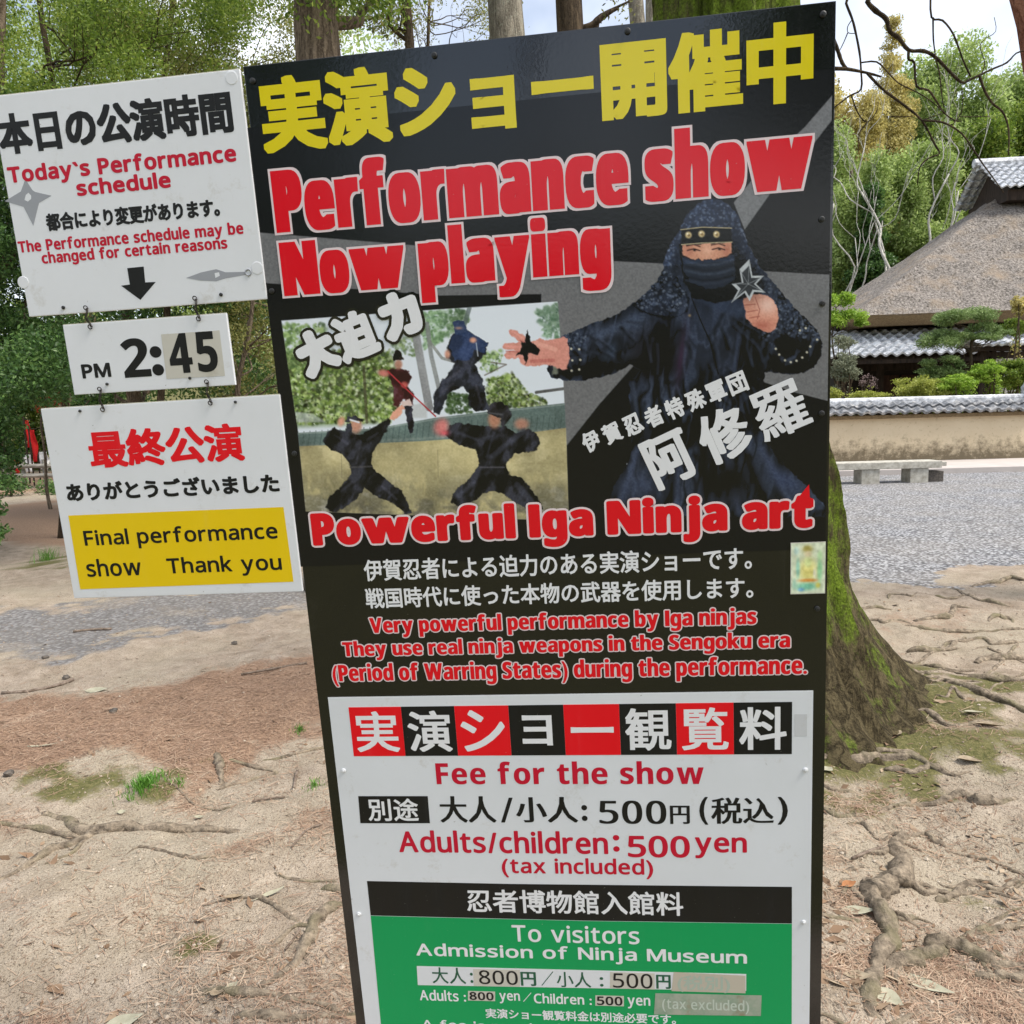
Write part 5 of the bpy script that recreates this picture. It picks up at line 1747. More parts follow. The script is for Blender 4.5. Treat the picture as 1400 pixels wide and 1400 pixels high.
for q in ([(300, 700), (360, 740)], [(420, 730), (400, 830)], [(330, 960), (380, 920)], [(520, 940), (590, 1000)], [(500, 690), (450, 720)]): pt.stroke(c5(q), 3, DK2, .7, 1.5)
pt.stroke(c5([(372, 850), (470, 846)]), 2, (84, 82, 86), .8)
# fighter in brown on the wall
pt.poly(c5([(560, 385), (530, 405), (556, 432), (576, 482), (572, 562), (590, 575), (622, 530), (662, 562), (666, 510), (640, 470), (658, 432), (642, 395), (600, 388)]), (76, 34, 38), 1)
pt.blob(*c5([(597, 370)])[0], 5.5, 7, SK, 1, 0, 2.5); pt.poly(c5([(572, 356), (575, 320), (590, 298), (610, 310), (622, 350), (600, 350)]), (38, 30, 28), .8)
pt.blob(*c5([(528, 410)])[0], 8, 5, (214, 130, 120), 1, 10, 2); pt.blob(*c5([(625, 465)])[0], 5, 4.5, (200, 96, 90), 1, 10, 2)
pt.poly(c5([(605, 545), (650, 532), (658, 560), (622, 572)]), (220, 196, 190), .8)
pt.poly(c5([(622, 566), (656, 560), (668, 640), (664, 690), (648, 690), (640, 640)]), (40, 38, 48), .8)
pt.stroke(c5([(548, 402), (640, 490), (770, 612)]), 1.8, (190, 58, 66))
# fighter at the top
pt.poly(c5([(850, 228), (828, 280), (820, 335), (860, 362), (848, 392), (790, 460), (762, 508), (760, 600), (790, 600), (832, 505), (900, 470), (925, 500), (920, 560), (960, 588), (1022, 582), (1012, 540), (988, 440), (955, 370), (1000, 325), (1018, 268), (965, 240), (920, 212)]), (34, 36, 44), 1)
pt.poly(c5([(848, 180), (870, 160), (900, 168), (920, 215), (905, 240), (860, 232)]), (56, 72, 108), .8)
pt.blob(*c5([(878, 200)])[0], 5, 2, (190, 150, 136), .9)
pt.poly(c5([(850, 232), (920, 215), (965, 240), (1016, 268), (996, 318), (950, 300), (930, 350), (860, 350), (832, 290)]), (46, 64, 104), 1.2, .8)
pt.blob(*c5([(826, 322)])[0], 4, 6, SK, 1, 0, 2); pt.blob(*c5([(945, 256)])[0], 5, 4, SK, 1, 0, 2)
pt.stroke(c5([(960, 270), (968, 330)]), 1.5, (200, 206, 216), .7)
for q in ([(830, 440), (880, 400)], [(960, 470), (985, 560)], [(800, 500), (850, 460)]): pt.stroke(c5(q), 3, (64, 62, 72), .7, 1.5)
# fighter lower right
pt.poly(c5([(832, 652), (815, 702), (880, 748), (960, 768), (978, 830), (940, 890), (850, 972), (838, 1012), (885, 1034), (962, 1002), (990, 972), (1040, 962), (1090, 972), (1130, 1012), (1200, 1044), (1275, 1046), (1232, 970), (1172, 900), (1120, 888), (1095, 840), (1140, 786), (1232, 776), (1260, 738), (1240, 690), (1205, 668), (1150, 692), (1095, 660), (1020, 660), (940, 650), (872, 643)]), DK, 1)
pt.blob(*c5([(1045, 628)])[0], 9, 12, (198, 142, 116), 1, 0, 2.5)
pt.poly(c5([(1012, 598), (1020, 560), (1060, 540), (1110, 560), (1128, 610), (1110, 640), (1078, 668), (1074, 625), (1040, 605)]), (34, 32, 34), .8)
pt.stroke(c5([(1020, 596), (1080, 604)]), 2, (90, 90, 96), .9)
pt.blob(*c5([(796, 660)])[0], 10, 12, (214, 130, 126), 1, 30, 2); pt.blob(*c5([(812, 690)])[0], 6, 4, (206, 86, 96), .9)
pt.blob(*c5([(1172, 648)])[0], 10, 8, SK, 1, 0, 2)
for q, w in (([(1030, 800), (1180, 680)], 7), ([(1040, 690), (1010, 800)], 3), ([(1150, 930), (1220, 1010)], 8), ([(880, 980), (950, 920)], 5), ([(880, 690), (960, 720)], 4)): pt.stroke(c5(q), w, (66, 68, 82), .7, 2.5)
pt.stroke(c5([(978, 850), (1090, 850)]), 2, (86, 84, 92), .8)
lm = pt.img.mean(-1)
tone = fbm(X5 / 50 + Y5 / 100, Y5 / 90 - X5 / 160, seed=51, oct=5)
a = sstep(.34, .16, lm) * pt.mask
pt.img = pt.img + (np.array((44, 46, 58)) / 255.0) * (a * sstep(.50, .68, tone) * .6)[..., None]
pt.img = pt.img * (1 - (.35 * a * sstep(.50, .34, tone))[..., None])
shade = fbm(X5 / 150, Y5 / 150, seed=52, oct=4) - .5
pt.img = pt.img * (1 + (.5 * shade * pt.mask * (1 - a) * sstep(.82, .62, lm))[..., None])
pt.mask = None
# ---- the large fighter, half length
def c6(p): return [(740 + x / 3.181, 260 + y / 3.181) for x, y in p]
NAVY, NV1, NV2, NV3 = (30, 35, 48), (58, 70, 96), (17, 19, 26), (86, 102, 136)
BODY = c6([(540, 330), (500, 400), (430, 470), (350, 530), (250, 572), (120, 622), (60, 652), (58, 690), (28, 778), (42, 812), (100, 826), (200, 826), (300, 802), (392, 756), (432, 786), (386, 830), (386, 960), (402, 1050), (388, 1130), (368, 1200), (300, 1322), (278, 1420), (1270, 1420), (1230, 1372),
           (1170, 1300), (1080, 1220), (1000, 1130), (962, 1050), (972, 950), (966, 860), (972, 796), (1000, 787), (1070, 802), (1140, 796), (1186, 770), (1216, 720), (1222, 660), (1200, 610), (1150, 560), (1100, 510), (1050, 450), (990, 380), (900, 300)])
pt.poly(BODY, NAVY, .8)
pt.mask = pt.poly(BODY, NAVY, .8, ret=True)
X6, Y6 = (PX - 740) * 3.181, (PY - 260) * 3.181
fold = fbm(X6 / 60 + Y6 / 240, Y6 / 190 - X6 / 300, seed=41, oct=4)
for cc, a in ((NV1, sstep(.5, .68, fold) * .85), (NV2, sstep(.48, .32, fold) * .9)):
    a = (a * pt.mask)[..., None]
    pt.img = pt.img * (1 - a) + np.array(cc) / 255.0 * a
fr = np.abs(fbm(X6 / 110 + Y6 / 420, Y6 / 300 - X6 / 420, seed=43, oct=4) - .5) * 2
for cc, a in (((78, 92, 122), sstep(.10, .0, fr) * .6), ((14, 15, 21), sstep(.10, .16, fr) * sstep(.30, .18, fr) * .55)):
    a = (a * pt.mask)[..., None]
    pt.img = pt.img * (1 - a) + np.array(cc) / 255.0 * a
# chest light and flank darks
pt.blob(*c6([(760, 620)])[0], 42, 50, (58, 72, 104), .45, 20)
pt.blob(*c6([(690, 560)])[0], 16, 46, (66, 80, 112), .4, -12)
pt.blob(*c6([(480, 700)])[0], 30, 30, (26, 22, 28), .95); pt.blob(*c6([(520, 600)])[0], 14, 30, (22, 22, 30), .7)
pt.blob(*c6([(610, 720)])[0], 6, 40, (56, 34, 58), .8, 8); pt.blob(*c6([(430, 760)])[0], 24, 14, (20, 18, 22), .9)
pt.blob(*c6([(900, 700)])[0], 24, 40, (20, 22, 30), .85); pt.blob(*c6([(940, 860)])[0], 20, 30, (22, 24, 32), .8)
pt.blob(*c6([(300, 610)])[0], 34, 10, (84, 100, 132), .8, -22); pt.blob(*c6([(420, 560)])[0], 24, 12, (80, 96, 128), .7, -28)
pt.blob(*c6([(250, 770)])[0], 46, 12, (16, 16, 20), .95, -6); pt.blob(*c6([(120, 790)])[0], 30, 8, (14, 14, 18), .9)
pt.blob(*c6([(300, 700)])[0], 8, 14, (70, 92, 124), .7, 30)
pt.stroke(c6([(655, 470), (690, 560), (735, 660), (770, 800)]), 1.6, (16, 16, 24), .9)
pt.stroke(c6([(660, 470), (760, 440), (900, 480)]), 2, (26, 30, 44), .8)
pt.poly(c6([(660, 470), (760, 520), (900, 560), (960, 560), (860, 440), (720, 420)]), (52, 66, 96), 4, .7)
for q, w, c, a in (([(560, 560), (540, 760), (560, 900)], 5, (20, 20, 28), .8), ([(640, 560), (620, 760), (640, 900)], 4, (78, 92, 128), .5), ([(860, 620), (840, 780)], 5, (74, 90, 128), .5), ([(400, 840), (420, 1000)], 5, (66, 78, 104), .7),
                   ([(880, 860), (860, 960)], 4, (60, 70, 96), .6)): pt.stroke(c6(q), w, c, a, 2.5)
rgf = np.random.default_rng(77)
for k in range(54):
    if k < 16: x, y, ang, L_ = rgf.uniform(90, 420), 0, rgf.normal(38, 26), rgf.uniform(30, 90); y = 700 - (x - 90) * .33 + rgf.uniform(-50, 60)
    elif k < 40: x, y, ang, L_ = rgf.uniform(440, 940), rgf.uniform(520, 980), rgf.normal(78, 20), rgf.uniform(60, 170)
    else: x, y, ang, L_ = rgf.uniform(980, 1190), rgf.uniform(560, 760), rgf.normal(120, 30), rgf.uniform(30, 80)
    a_ = math.radians(ang); bx, by = x + math.cos(a_) * L_, y + math.sin(a_) * L_
    mx_, my_ = (x + bx) / 2 + rgf.normal(0, 8), (y + by) / 2
    pt.stroke(c6([(x, y), (mx_, my_), (bx, by)]), rgf.uniform(2.5, 5), (12, 13, 18), .5, 3.0)
    pt.stroke(c6([(x + 18, y + 2), (mx_ + 18, my_ + 2), (bx + 16, by)]), rgf.uniform(2, 4), (78, 92, 122), .34, 2.6)
# belt and hakama folds
pt.poly(c6([(400, 1030), (960, 960), (964, 1040), (700, 1120), (404, 1130)]), (22, 24, 34), 4, .7)
for i, (xa, xb) in enumerate(((420, 330), (520, 470), (600, 590), (700, 720), (800, 860), (880, 990), (960, 1110))):
    pt.stroke(c6([(xa, 1130), (xb, 1400)]), 9, (74, 88, 124) if i % 2 == 0 else (20, 20, 28), .75, 5)
pt.blob(*c6([(420, 1290)])[0], 30, 22, (70, 84, 120), .7); pt.blob(*c6([(1060, 1260)])[0], 28, 12, (66, 82, 124), .8, 35); pt.blob(*c6([(820, 1260)])[0], 34, 30, (18, 18, 24), .9)
# chain-mail sleeve ends and shoulders
SPK = [(96, 112, 142), (46, 56, 80), (130, 144, 168), (30, 36, 54), (70, 86, 118)]
pt.speckle(c6([(60, 655), (130, 620), (200, 630), (170, 690), (60, 700)]), SPK, 160, 1.6, 11)
pt.speckle(c6([(400, 480), (560, 330), (640, 420), (640, 500), (540, 545), (430, 520)]), SPK, 420, 1.7, 12)
pt.speckle(c6([(900, 320), (1000, 400), (1100, 520), (1200, 610), (1215, 660), (1120, 640), (1040, 560), (960, 470)]), SPK, 420, 1.7, 13)
pt.speckle(c6([(1030, 580), (1120, 600), (1100, 700), (1010, 690), (950, 630)]), SPK, 150, 1.7, 14)
pt.poly(c6([(400, 500), (440, 525), (545, 548), (610, 545), (645, 510), (620, 420), (648, 470), (640, 530), (560, 560), (430, 535)]), (20, 24, 36), 1.2, .8)
pt.poly(c6([(1010, 660), (1060, 620), (1120, 660), (1100, 720), (1050, 730)]), (12, 12, 16), 3, .95)
pt.poly(c6([(990, 700), (1060, 760), (1160, 740), (1216, 650), (1222, 720), (1186, 775), (1130, 800), (1060, 800), (990, 780)]), (18, 18, 22), 3, .9)
for x, y in ((1060, 740), (1085, 748), (1110, 742), (1135, 728), (1155, 705), (1170, 680), (1200, 650), (1125, 610), (1150, 600), (130, 690), (165, 692), (135, 740), (170, 738), (132, 785), (165, 780), (60, 770), (1020, 690), (1035, 715)):
    pt.blob(*c6([(x, y)])[0], 1.7, 1.7, (206, 200, 178), .95, 0, 2)
pt.poly(c6([(50, 760), (75, 765), (70, 800), (45, 800)]), (120, 124, 110), 1.5, .9)
pt.blob(*c6([(645, 545)])[0], 2, 2, (140, 120, 90), 1)
pt.stroke(c6([(312, 1115), (340, 1165), (372, 1190)]), 2, (170, 176, 180), .8)
pt.mask = None
# hood
HOOD = c6([(740, 36), (800, 52), (850, 105), (878, 175), (905, 250), (950, 330), (990, 390), (930, 470), (860, 470), (640, 440), (590, 380), (535, 350), (535, 300), (556, 250), (592, 188), (626, 120), (682, 58)])
pt.poly(HOOD, (44, 52, 72), .8, smooth=3)
pt.mask = pt.poly(HOOD, NAVY, .8, smooth=3, ret=True)
pt.speckle(HOOD, SPK, 1300, 1.7, 15)
pt.blob(*c6([(860, 330)])[0], 16, 60, (16, 18, 26), .85, -14); pt.blob(*c6([(920, 420)])[0], 14, 30, (12, 14, 20), .9, -20); pt.blob(*c6([(590, 310)])[0], 7, 30, (24, 28, 40), .8, 10)
pt.stroke(c6([(880, 190), (930, 290), (980, 360)]), 1, (150, 160, 176), .7)
pt.mask = None
pt.poly(c6([(600, 235), (835, 235), (842, 330), (856, 420), (870, 470), (760, 490), (660, 470), (620, 400), (606, 320)]), (18, 19, 25), 1.2)
pt.poly(c6([(614, 234), (826, 228), (830, 275), (780, 296), (720, 304), (660, 300), (614, 282)]), (204, 146, 120), 1)
pt.blob(*c6([(720, 262)])[0], 8, 10, (226, 174, 148), .8); pt.blob(*c6([(640, 265)])[0], 6, 8, (176, 112, 92), .7); pt.blob(*c6([(806, 262)])[0], 5, 9, (164, 100, 82), .7)
for x0, x1, y in ((636, 690, 262), (744, 798, 258)):
    pt.stroke(c6([(x0, y), ((x0 + x1) / 2, y - 7), (x1, y + 1)]), 1.6, (50, 30, 28), .95)
    pt.stroke(c6([(x0 - 4, y - 20), ((x0 + x1) / 2, y - 26), (x1, y - 17)]), 2, (64, 40, 34), .8)
    pt.blob(*c6([((x0 + x1) / 2 + 4, y - 1)])[0], 2, 1.4, (18, 12, 12), 1)
pt.poly(c6([(612, 292), (660, 302), (720, 306), (790, 296), (836, 282), (846, 380), (800, 420), (720, 430), (650, 400), (618, 350)]), (40, 48, 66), 1)
for y, c in ((318, (66, 78, 102)), (340, (28, 32, 46)), (358, (70, 84, 108)), (384, (24, 28, 40)), (400, (52, 62, 84))):
    pt.stroke(c6([(630, y - 8), (700, y + 8), (770, y + 4), (834, y - 14)]), 3.2, c, .7, 2)
pt.poly(c6([(604, 170), (700, 160), (826, 164), (832, 228), (700, 232), (612, 240)]), (28, 27, 28), .8)
pt.stroke(c6([(606, 172), (700, 161), (828, 165)]), 1.2, (190, 176, 140)); pt.stroke(c6([(610, 237), (700, 230), (830, 226)]), 1.2, (190, 176, 140))
for x, y in ((640, 195), (697, 190), (762, 192)):
    pt.blob(*c6([(x, y)])[0], 4.6, 4.8, (212, 190, 140), 1, 0, 3); pt.blob(*c6([(x + 2, y + 2)])[0], 2, 2, (120, 96, 60), .9, 0, 2); pt.blob(*c6([(x - 4, y - 5)])[0], 1.4, 1.4, (250, 244, 226), .9)
# left hand with star
def hand(poly, c): pt.poly(poly, c, 1, smooth=3)
def c5h(p): return c5(p)
hand(c5h([(1385, 250), (1300, 258), (1250, 250), (1215, 262), (1180, 235), (1130, 205), (1112, 212), (1120, 232), (1160, 262), (1100, 270), (1084, 285), (1095, 300), (1140, 305), (1098, 315), (1092, 332), (1120, 345), (1160, 340), (1180, 372), (1230, 378), (1300, 372), (1385, 390)]), (214, 146, 132))
for q, c, w in (([(1130, 214), (1200, 262)], (232, 164, 150), 3), ([(1098, 285), (1180, 290)], (232, 160, 148), 3), ([(1100, 308), (1170, 312)], (170, 84, 80), 1.5), ([(1106, 332), (1180, 330)], (230, 160, 148), 3), ([(1165, 258), (1220, 285)], (160, 80, 76), 1.5),
                ([(1240, 270), (1330, 300)], (232, 172, 156), 6), ([(1220, 355), (1320, 350)], (184, 104, 96), 5)): pt.stroke(c5(q), w, c, .7, 1.2)
pt.poly(c5h([(1195, 205), (1215, 262), (1260, 300), (1250, 322), (1205, 318), (1190, 372), (1180, 322), (1142, 332), (1172, 290), (1168, 262), (1186, 268)]), (26, 26, 30), .8)
# right fist with star
hand(c6([(876, 480), (896, 462), (940, 452), (985, 462), (1020, 492), (1032, 540), (1024, 590), (996, 618), (960, 612), (925, 590), (896, 560), (890, 520)]), (214, 150, 128))
pt.mask = pt.poly(c6([(876, 480), (896, 462), (940, 452), (985, 462), (1020, 492), (1032, 540), (1024, 590), (996, 618), (960, 612), (925, 590), (896, 560), (890, 520)]), NAVY, 1, ret=True)
pt.blob(*c6([(985, 500)])[0], 14, 12, (240, 204, 190), .8); pt.blob(*c6([(960, 590)])[0], 16, 8, (170, 96, 82), .7)
for q in ([(880, 500), (930, 496)], [(894, 530), (940, 522)], [(905, 556), (950, 548)], [(930, 465), (950, 520), (940, 560)]): pt.stroke(c6(q), 1.3, (156, 84, 72), .7)
pt.mask = None
STAR = c6([(905, 300), (918, 372), (968, 372), (934, 408), (976, 446), (926, 442), (906, 482), (884, 446), (826, 490), (856, 436), (828, 408), (872, 402), (862, 344)])
pt.blob(*c6([(900, 405)])[0], 20, 24, (14, 15, 20), .55)
pt.wx, pt.wy = pt.wx * 0, pt.wy * 0
pt.poly(STAR, (196, 202, 206), .7)
pt.poly([(p[0] + (c6([(900, 408)])[0][0] - p[0]) * .26, p[1] + (c6([(900, 408)])[0][1] - p[1]) * .26) for p in STAR], (54, 57, 62), .7)
for q in ([(905, 305), (900, 408)], [(968, 374), (900, 408)], [(828, 486), (900, 408)], [(974, 444), (900, 408)], [(864, 348), (900, 408)], [(830, 408), (900, 408)]): pt.stroke(c6(q), .9, (150, 156, 162), .8)
# printed grain
gr = fbm(PX / 2.2, PY / 2.2, seed=99, oct=2) - .5
body = pt.poly(BODY, NAVY, 1, ret=True)
blue = body * sstep(.02, .06, pt.img[..., 2] - pt.img[..., 0])
grey_ = pt.img.mean(-1, keepdims=True)
pt.img = pt.img * (1 - .30 * blue[..., None]) + grey_ * (.16 * blue[..., None])
lum = pt.img.mean(-1, keepdims=True)
pt.img = np.clip(pt.img + gr[..., None] * .10 * sstep(.12, .3, lum) * sstep(.95, .6, lum), 0, 1)
colr = lin(pt.img * 255.0) * 1.12
dark = sstep(.135, .10, lum)
colr = colr * (1 - dark) + K_BLACK * dark
Vp = np.stack([GU, np.full(GU.shape, -.00025), GZ], -1).reshape(-1, 3)
i = np.arange(nz_ - 1)[:, None] * nu_ + np.arange(nu_ - 1)[None]
Fp = np.stack([i, i + nu_, i + nu_ + 1, i + 1], -1).reshape(-1, 4)
link('printed_picture', np_mesh('printed_picture', Vp, Fp, False, colr.reshape(-1, 3)), print_mat('ink_picture', None, .16, .45), PN.root)

# ------------------------------------------------------------------ lettering of the main sign
lettering(PN, '実演ショー開催中', [(354, 140), (1112, 90), (1064, 30), (370, 210)], I_YEL, (4.3, 3.3), sq=True, h=.0016, name='headline_lettering')
lettering(PN, 'Performance show', [(368, 250), (1114, 180), (947, 170), (947, 275)], I_RED, (5.6, 1.7), (I_PINKW, 3.2), face='b', gap=2.2, sq=True, h=.0020, name='title_lettering')
lettering(PN, 'Now playing', [(379, 340), (838, 340), (600, 306), (809, 401)], I_RED, (5.6, 1.7), (I_PINKW, 3.2), face='b', gap=2.2, sq=True, h=.0030, name='title_lettering')
for ch, cx, cy, s, r_ in (('大', 433, 481, 50, 22), ('迫', 486, 459, 56, 17), ('力', 547, 430, 50, 17)):
    lettering(PN, ch, (cx, cy, s, s * 1.12), I_WHITE, (4.4, 3.8) if ch == '迫' else (6.4, 5.6), (I_BLACK, 4.2), h=.0042, name='brush_lettering', rot=r_)
tw = '伊賀忍者特殊軍団'
for i, ch in enumerate(tw):
    f = i / 7
    lettering(PN, ch, (808 + (1008 - 808) * f, 603 + (524 - 603) * f, 24, 28), I_WHITE, (1.2, 1.2), h=.0024, name='troupe_lettering', rot=24 - 4 * f)
for ch, cx, cy, w, hh, r_ in (('阿', 914, 627, 62, 70), ('修', 990, 594, 66, 70), ('羅', 1066, 561, 66, 66)) and (('阿', 915, 627, 62, 74, 23), ('修', 990, 594, 68, 72, 22), ('羅', 1067, 561, 70, 72, 21)):
    lettering(PN, ch, (cx, cy, w, hh), I_WHITE, (2.4, 1.5) if ch != '羅' else (1.7, .8), sq=True, h=.0024, name='troupe_lettering', rot=r_)
lettering(PN, 'Powerful Iga Ninja art', [(423, 720), (1114, 700), (715, 684), (745, 751)], I_RED, (3.6, 2.4), (I_PINKW, 3.2), face='b', gap=2.2, h=.0020, name='slogan_lettering')
pl_ = [(1083, 690), (1106, 662), (1107, 680), (1112, 682), (1112, 693), (1090, 696)]
PN.sheet('slogan_flick', pl_, I_RED, .0026)
lettering(PN, '伊賀忍者による迫力のある実演ショーです。', [(498, 785), (1028, 770), (591, 762), (591, 792)], I_WHITE, (.7, .7), h=.0012, name='text_lettering')
lettering(PN, '戦国時代に使った本物の武器を使用します。', [(500, 820), (1030, 811), (544, 803), (544, 831)], I_WHITE, (.7, .7), h=.0012, name='text_lettering')
lettering(PN, 'Very powerful performance by Iga ninjas', [(504, 855), (1036, 848), (654, 838), (555, 872.5)], I_RED, (1.0, .3), (I_PINKW, 1.9), face='b', gap=1.2, h=.0012, name='text_lettering')
lettering(PN, 'They use real ninja weapons in the Sengoku era', [(467, 888), (1082, 880), (476, 875), (519, 904)], I_RED, (1.0, .3), (I_PINKW, 1.9), face='b', gap=1.2, h=.0012, name='text_lettering')
lettering(PN, '(Period of Warring States) during the performance.', [(453, 920), (1105, 915), (462, 906), (667, 937)], I_RED, (1.0, .3), (I_PINKW, 1.9), face='b', gap=1.2, h=.0012, name='text_lettering')

# ------------------------------------------------------------------ white fee panel screwed on the sign
q = PN.rect([(450, 953), (1111, 944), (1107, 1400), (498.5, 1400)])
b = MB(); b.box((PN.uv(450, 953)[0] * .5 + PN.uv(498.5, 1400)[0] * .5, -.001, z_bot + .03), (q[1], -.0003, q[3]))
fee = b.build('fee_panel', S_PANEL, PN.root, bevel=.0002)
H = .0036
ru0, _, rz0, rz1 = PN.rect([(476.5, 966), (1082.5, 960), (1083, 1031), (484, 1033)])
ru1 = _
for i, ch in enumerate('実演ショー観覧料'):
    a, c = ru0 + (ru1 - ru0) * i / 8, ru0 + (ru1 - ru0) * (i + 1) / 8
    b = MB(); b.box((a, -H * FLAT - .00003, rz0), (c - .0002, -.00101, rz1))
    sq = b.build('title_square', I_FRED if i % 2 == 0 else I_MATBLK, fee)
    V, P, E = glyphs(ch)
    lo, hi = V.min(0), V.max(0)
    ww = (c - a)
    natural = (hi - lo)
    hz = (rz1 - rz0) * .80
    if ch == 'ー': sx, sz = ww * .74, hz * .11
    elif ch == 'ョ': sx, sz = ww * .52, hz * .72
    else: sx, sz = ww * .78, hz
    W = (V - lo) / natural * np.array([sx, sz]) + np.array([(a + c) / 2 - sx / 2, (rz0 + rz1) / 2 - sz / 2])
    letter_layer('title_character', W, P, E, 1.5 * PXM, 1.1 * PXM, H + .0004, I_WHITE, sq, True)
def fl(text, box, mat=I_MAROON, bold=(1.4, 1.2), **k): lettering(PN, text, box, mat, bold, h=H, parent=fee, name='fee_lettering', **k)
fl('Fee for the show', [(596, 1056), (962, 1056), (611, 1041), (611, 1072)], bold=(.5, .1), face='b')
PN.sheet('label_block', [(490, 1088), (585, 1088), (588, 1125), (493, 1125)], I_MATBLK, H, fee)
lettering(PN, '別途', [(503, 1106), (572, 1106), (537, 1091), (537, 1122)], I_WHITE, (.8, .8), h=H + .0004, parent=fee, name='fee_lettering')
fl('大人', [(601, 1106), (678, 1106), (640, 1088), (640, 1124)], I_MATBLK, (1.5, .2)); fl('/', [(684, 1106), (702, 1106), (693, 1090), (693, 1124)], I_MATBLK, (.5, .3)); fl('小人', [(705, 1106), (790, 1106), (745, 1089), (745, 1124)], I_MATBLK, (1.6, .2))
fl(':', [(795, 1110), (803, 1110), (799, 1100), (799, 1122)], I_MATBLK, (1.6, 1.6)); fl('500', [(819, 1110), (911, 1110), (865, 1094), (865, 1126)], I_MATBLK, (1.7, .1), gap=6)
fl('円', [(916, 1114), (943, 1114), (930, 1101), (930, 1126)], I_MATBLK, (1.2, .3)); fl('(', [(956, 1108), (968, 1108), (962, 1089), (962, 1127)], I_MATBLK, (1.3, .4)); fl('税込', [(972, 1108), (1058, 1108), (1015, 1090), (1015, 1126)], I_MATBLK, (1.3, .2)); fl(')', [(1063, 1108), (1077, 1108), (1070, 1089), (1070, 1127)], I_MATBLK, (1.3, .4))
fl('Adults/children', [(545, 1150), (831, 1150), (558, 1134.5), (558, 1165)], spacing=1.04); fl(':', [(838, 1152), (847, 1152), (843, 1141), (843, 1164)], bold=(1.6, 1.6))
fl('500', [(858, 1155), (943, 1155), (900, 1142), (900, 1172)], bold=(1.7, 1.2), gap=4); fl('yen', [(950, 1155), (1021, 1155), (985, 1144), (960, 1173)])
fl('(tax included)', [(686, 1185), (893, 1188), (720, 1172), (690, 1199)], bold=(1.0, .9), spacing=1.06)
PN.sheet('black_band', [(502, 1204), (700, 1208), (1082.5, 1212), (1082.5, 1262), (800, 1258), (507, 1251)], I_MATBLK, H, fee)
lettering(PN, '忍者博物館入館料', [(638, 1231), (934, 1233), (653, 1215), (653, 1246.5)], I_WHITE, (.9, .9), h=H + .0005, parent=fee, name='fee_lettering')
gb = PN.uv(521, 1400)
PN.sheet('green_field', [(507, 1251.6), (800, 1258.6), (1082.5, 1262.6), (1082.2, 1400), (1081.5, 1480), (531, 1480), (521, 1400)], I_GREEN, H, fee)
GL = dict(h=H + .0006, parent=fee, name='green_field_lettering')
lettering(PN, 'To visitors', [(700, 1276), (874, 1279), (715, 1263.5), (715, 1287)], I_WHITE, (.8, .7), spacing=1.08, **GL)
lettering(PN, 'Admission of Ninja Museum', [(569, 1300), (1021, 1308), (583, 1288.5), (583, 1311)], I_WHITE, (1.0, .8), spacing=1.05, **GL)
PN.sheet('price_strip', [(570, 1320), (1020, 1331), (1020, 1354), (571.5, 1346)], S_PANEL, H + .0006, fee)
PL2 = dict(h=H + .0012, parent=fee, name='price_lettering')
PN.sheet('price_patch', [(647, 1324), (711, 1325), (711, 1348), (648, 1347)], S_BEIGE, H + .0011, fee)
PN.sheet('price_patch', [(834, 1328), (895, 1330), (895, 1352), (834, 1350)], S_BEIGE, H + .0011, fee)
lettering(PN, '大人', [(591, 1334), (637, 1334), (614, 1322), (614, 1344)], I_DGREEN, (.3, .2), **PL2); lettering(PN, ':', [(643, 1336), (647, 1336), (645, 1329), (645, 1343)], I_DGREEN, (.5, .5), **PL2)
lettering(PN, '800', [(655, 1336), (708, 1336), (680, 1326), (680, 1345)], I_MATBLK, (.3, .2), h=H + .0018, parent=fee, name='price_lettering', spacing=1.1)
lettering(PN, '円', [(712, 1338), (733, 1338), (722, 1328), (722, 1347)], I_DGREEN, (1.0, .6), **PL2); lettering(PN, '／', [(740, 1338), (757, 1338), (748, 1327), (748, 1347)], I_DGREEN, (.2, .2), **PL2)
lettering(PN, '小人', [(761, 1338), (808, 1340), (784, 1328), (784, 1349)], I_DGREEN, (.3, .2), **PL2); lettering(PN, ':', [(820, 1341), (825, 1341), (822, 1335), (822, 1348)], I_DGREEN, (.5, .5), **PL2)
lettering(PN, '500', [(838, 1340), (892, 1341), (865, 1330), (865, 1350)], I_MATBLK, (.3, .2), h=H + .0018, parent=fee, name='price_lettering', spacing=1.1)
lettering(PN, '円', [(897, 1342), (917, 1342), (907, 1332), (907, 1351)], I_DGREEN, (1.0, .6), **PL2)
M_TAPE = dirty_white('old_tape', (.52, .47, .38), .6)
M_TAPE2 = two_tone('green_tape', (.24, .33, .24), (.40, .42, .34), 30, bstr=.1, rough=.5, third=(.28, .20, .12), tscale=14, tlo=.58, thi=.7)
M_FAINT = print_mat('faded_ink', (.40, .48, .40), .5)
M_FAINT2 = print_mat('faded_ink_pale', (.52, .58, .50), .5)
PN.sheet('tape', [(921, 1328), (1019, 1333), (1019, 1357), (918, 1354)], M_TAPE, H + .0018, fee)
lettering(PN, '(税別)', [(926, 1343), (998, 1345), (962, 1333), (962, 1356)], M_FAINT, (.7, .5), h=H + .0022, parent=fee, name='price_lettering')
lettering(PN, 'Adults :', [(574, 1361), (637, 1361), (580, 1352), (580, 1367)], I_WHITE, (.6, .5), **GL)
PN.sheet('price_patch', [(640, 1354), (677, 1355), (677, 1368), (640, 1367)], S_BEIGE, H + .0008, fee)
lettering(PN, '800', [(642, 1361), (675, 1361), (658, 1355.5), (658, 1366.5)], I_MATBLK, (.8, .6), h=H + .0014, parent=fee, name='price_lettering')
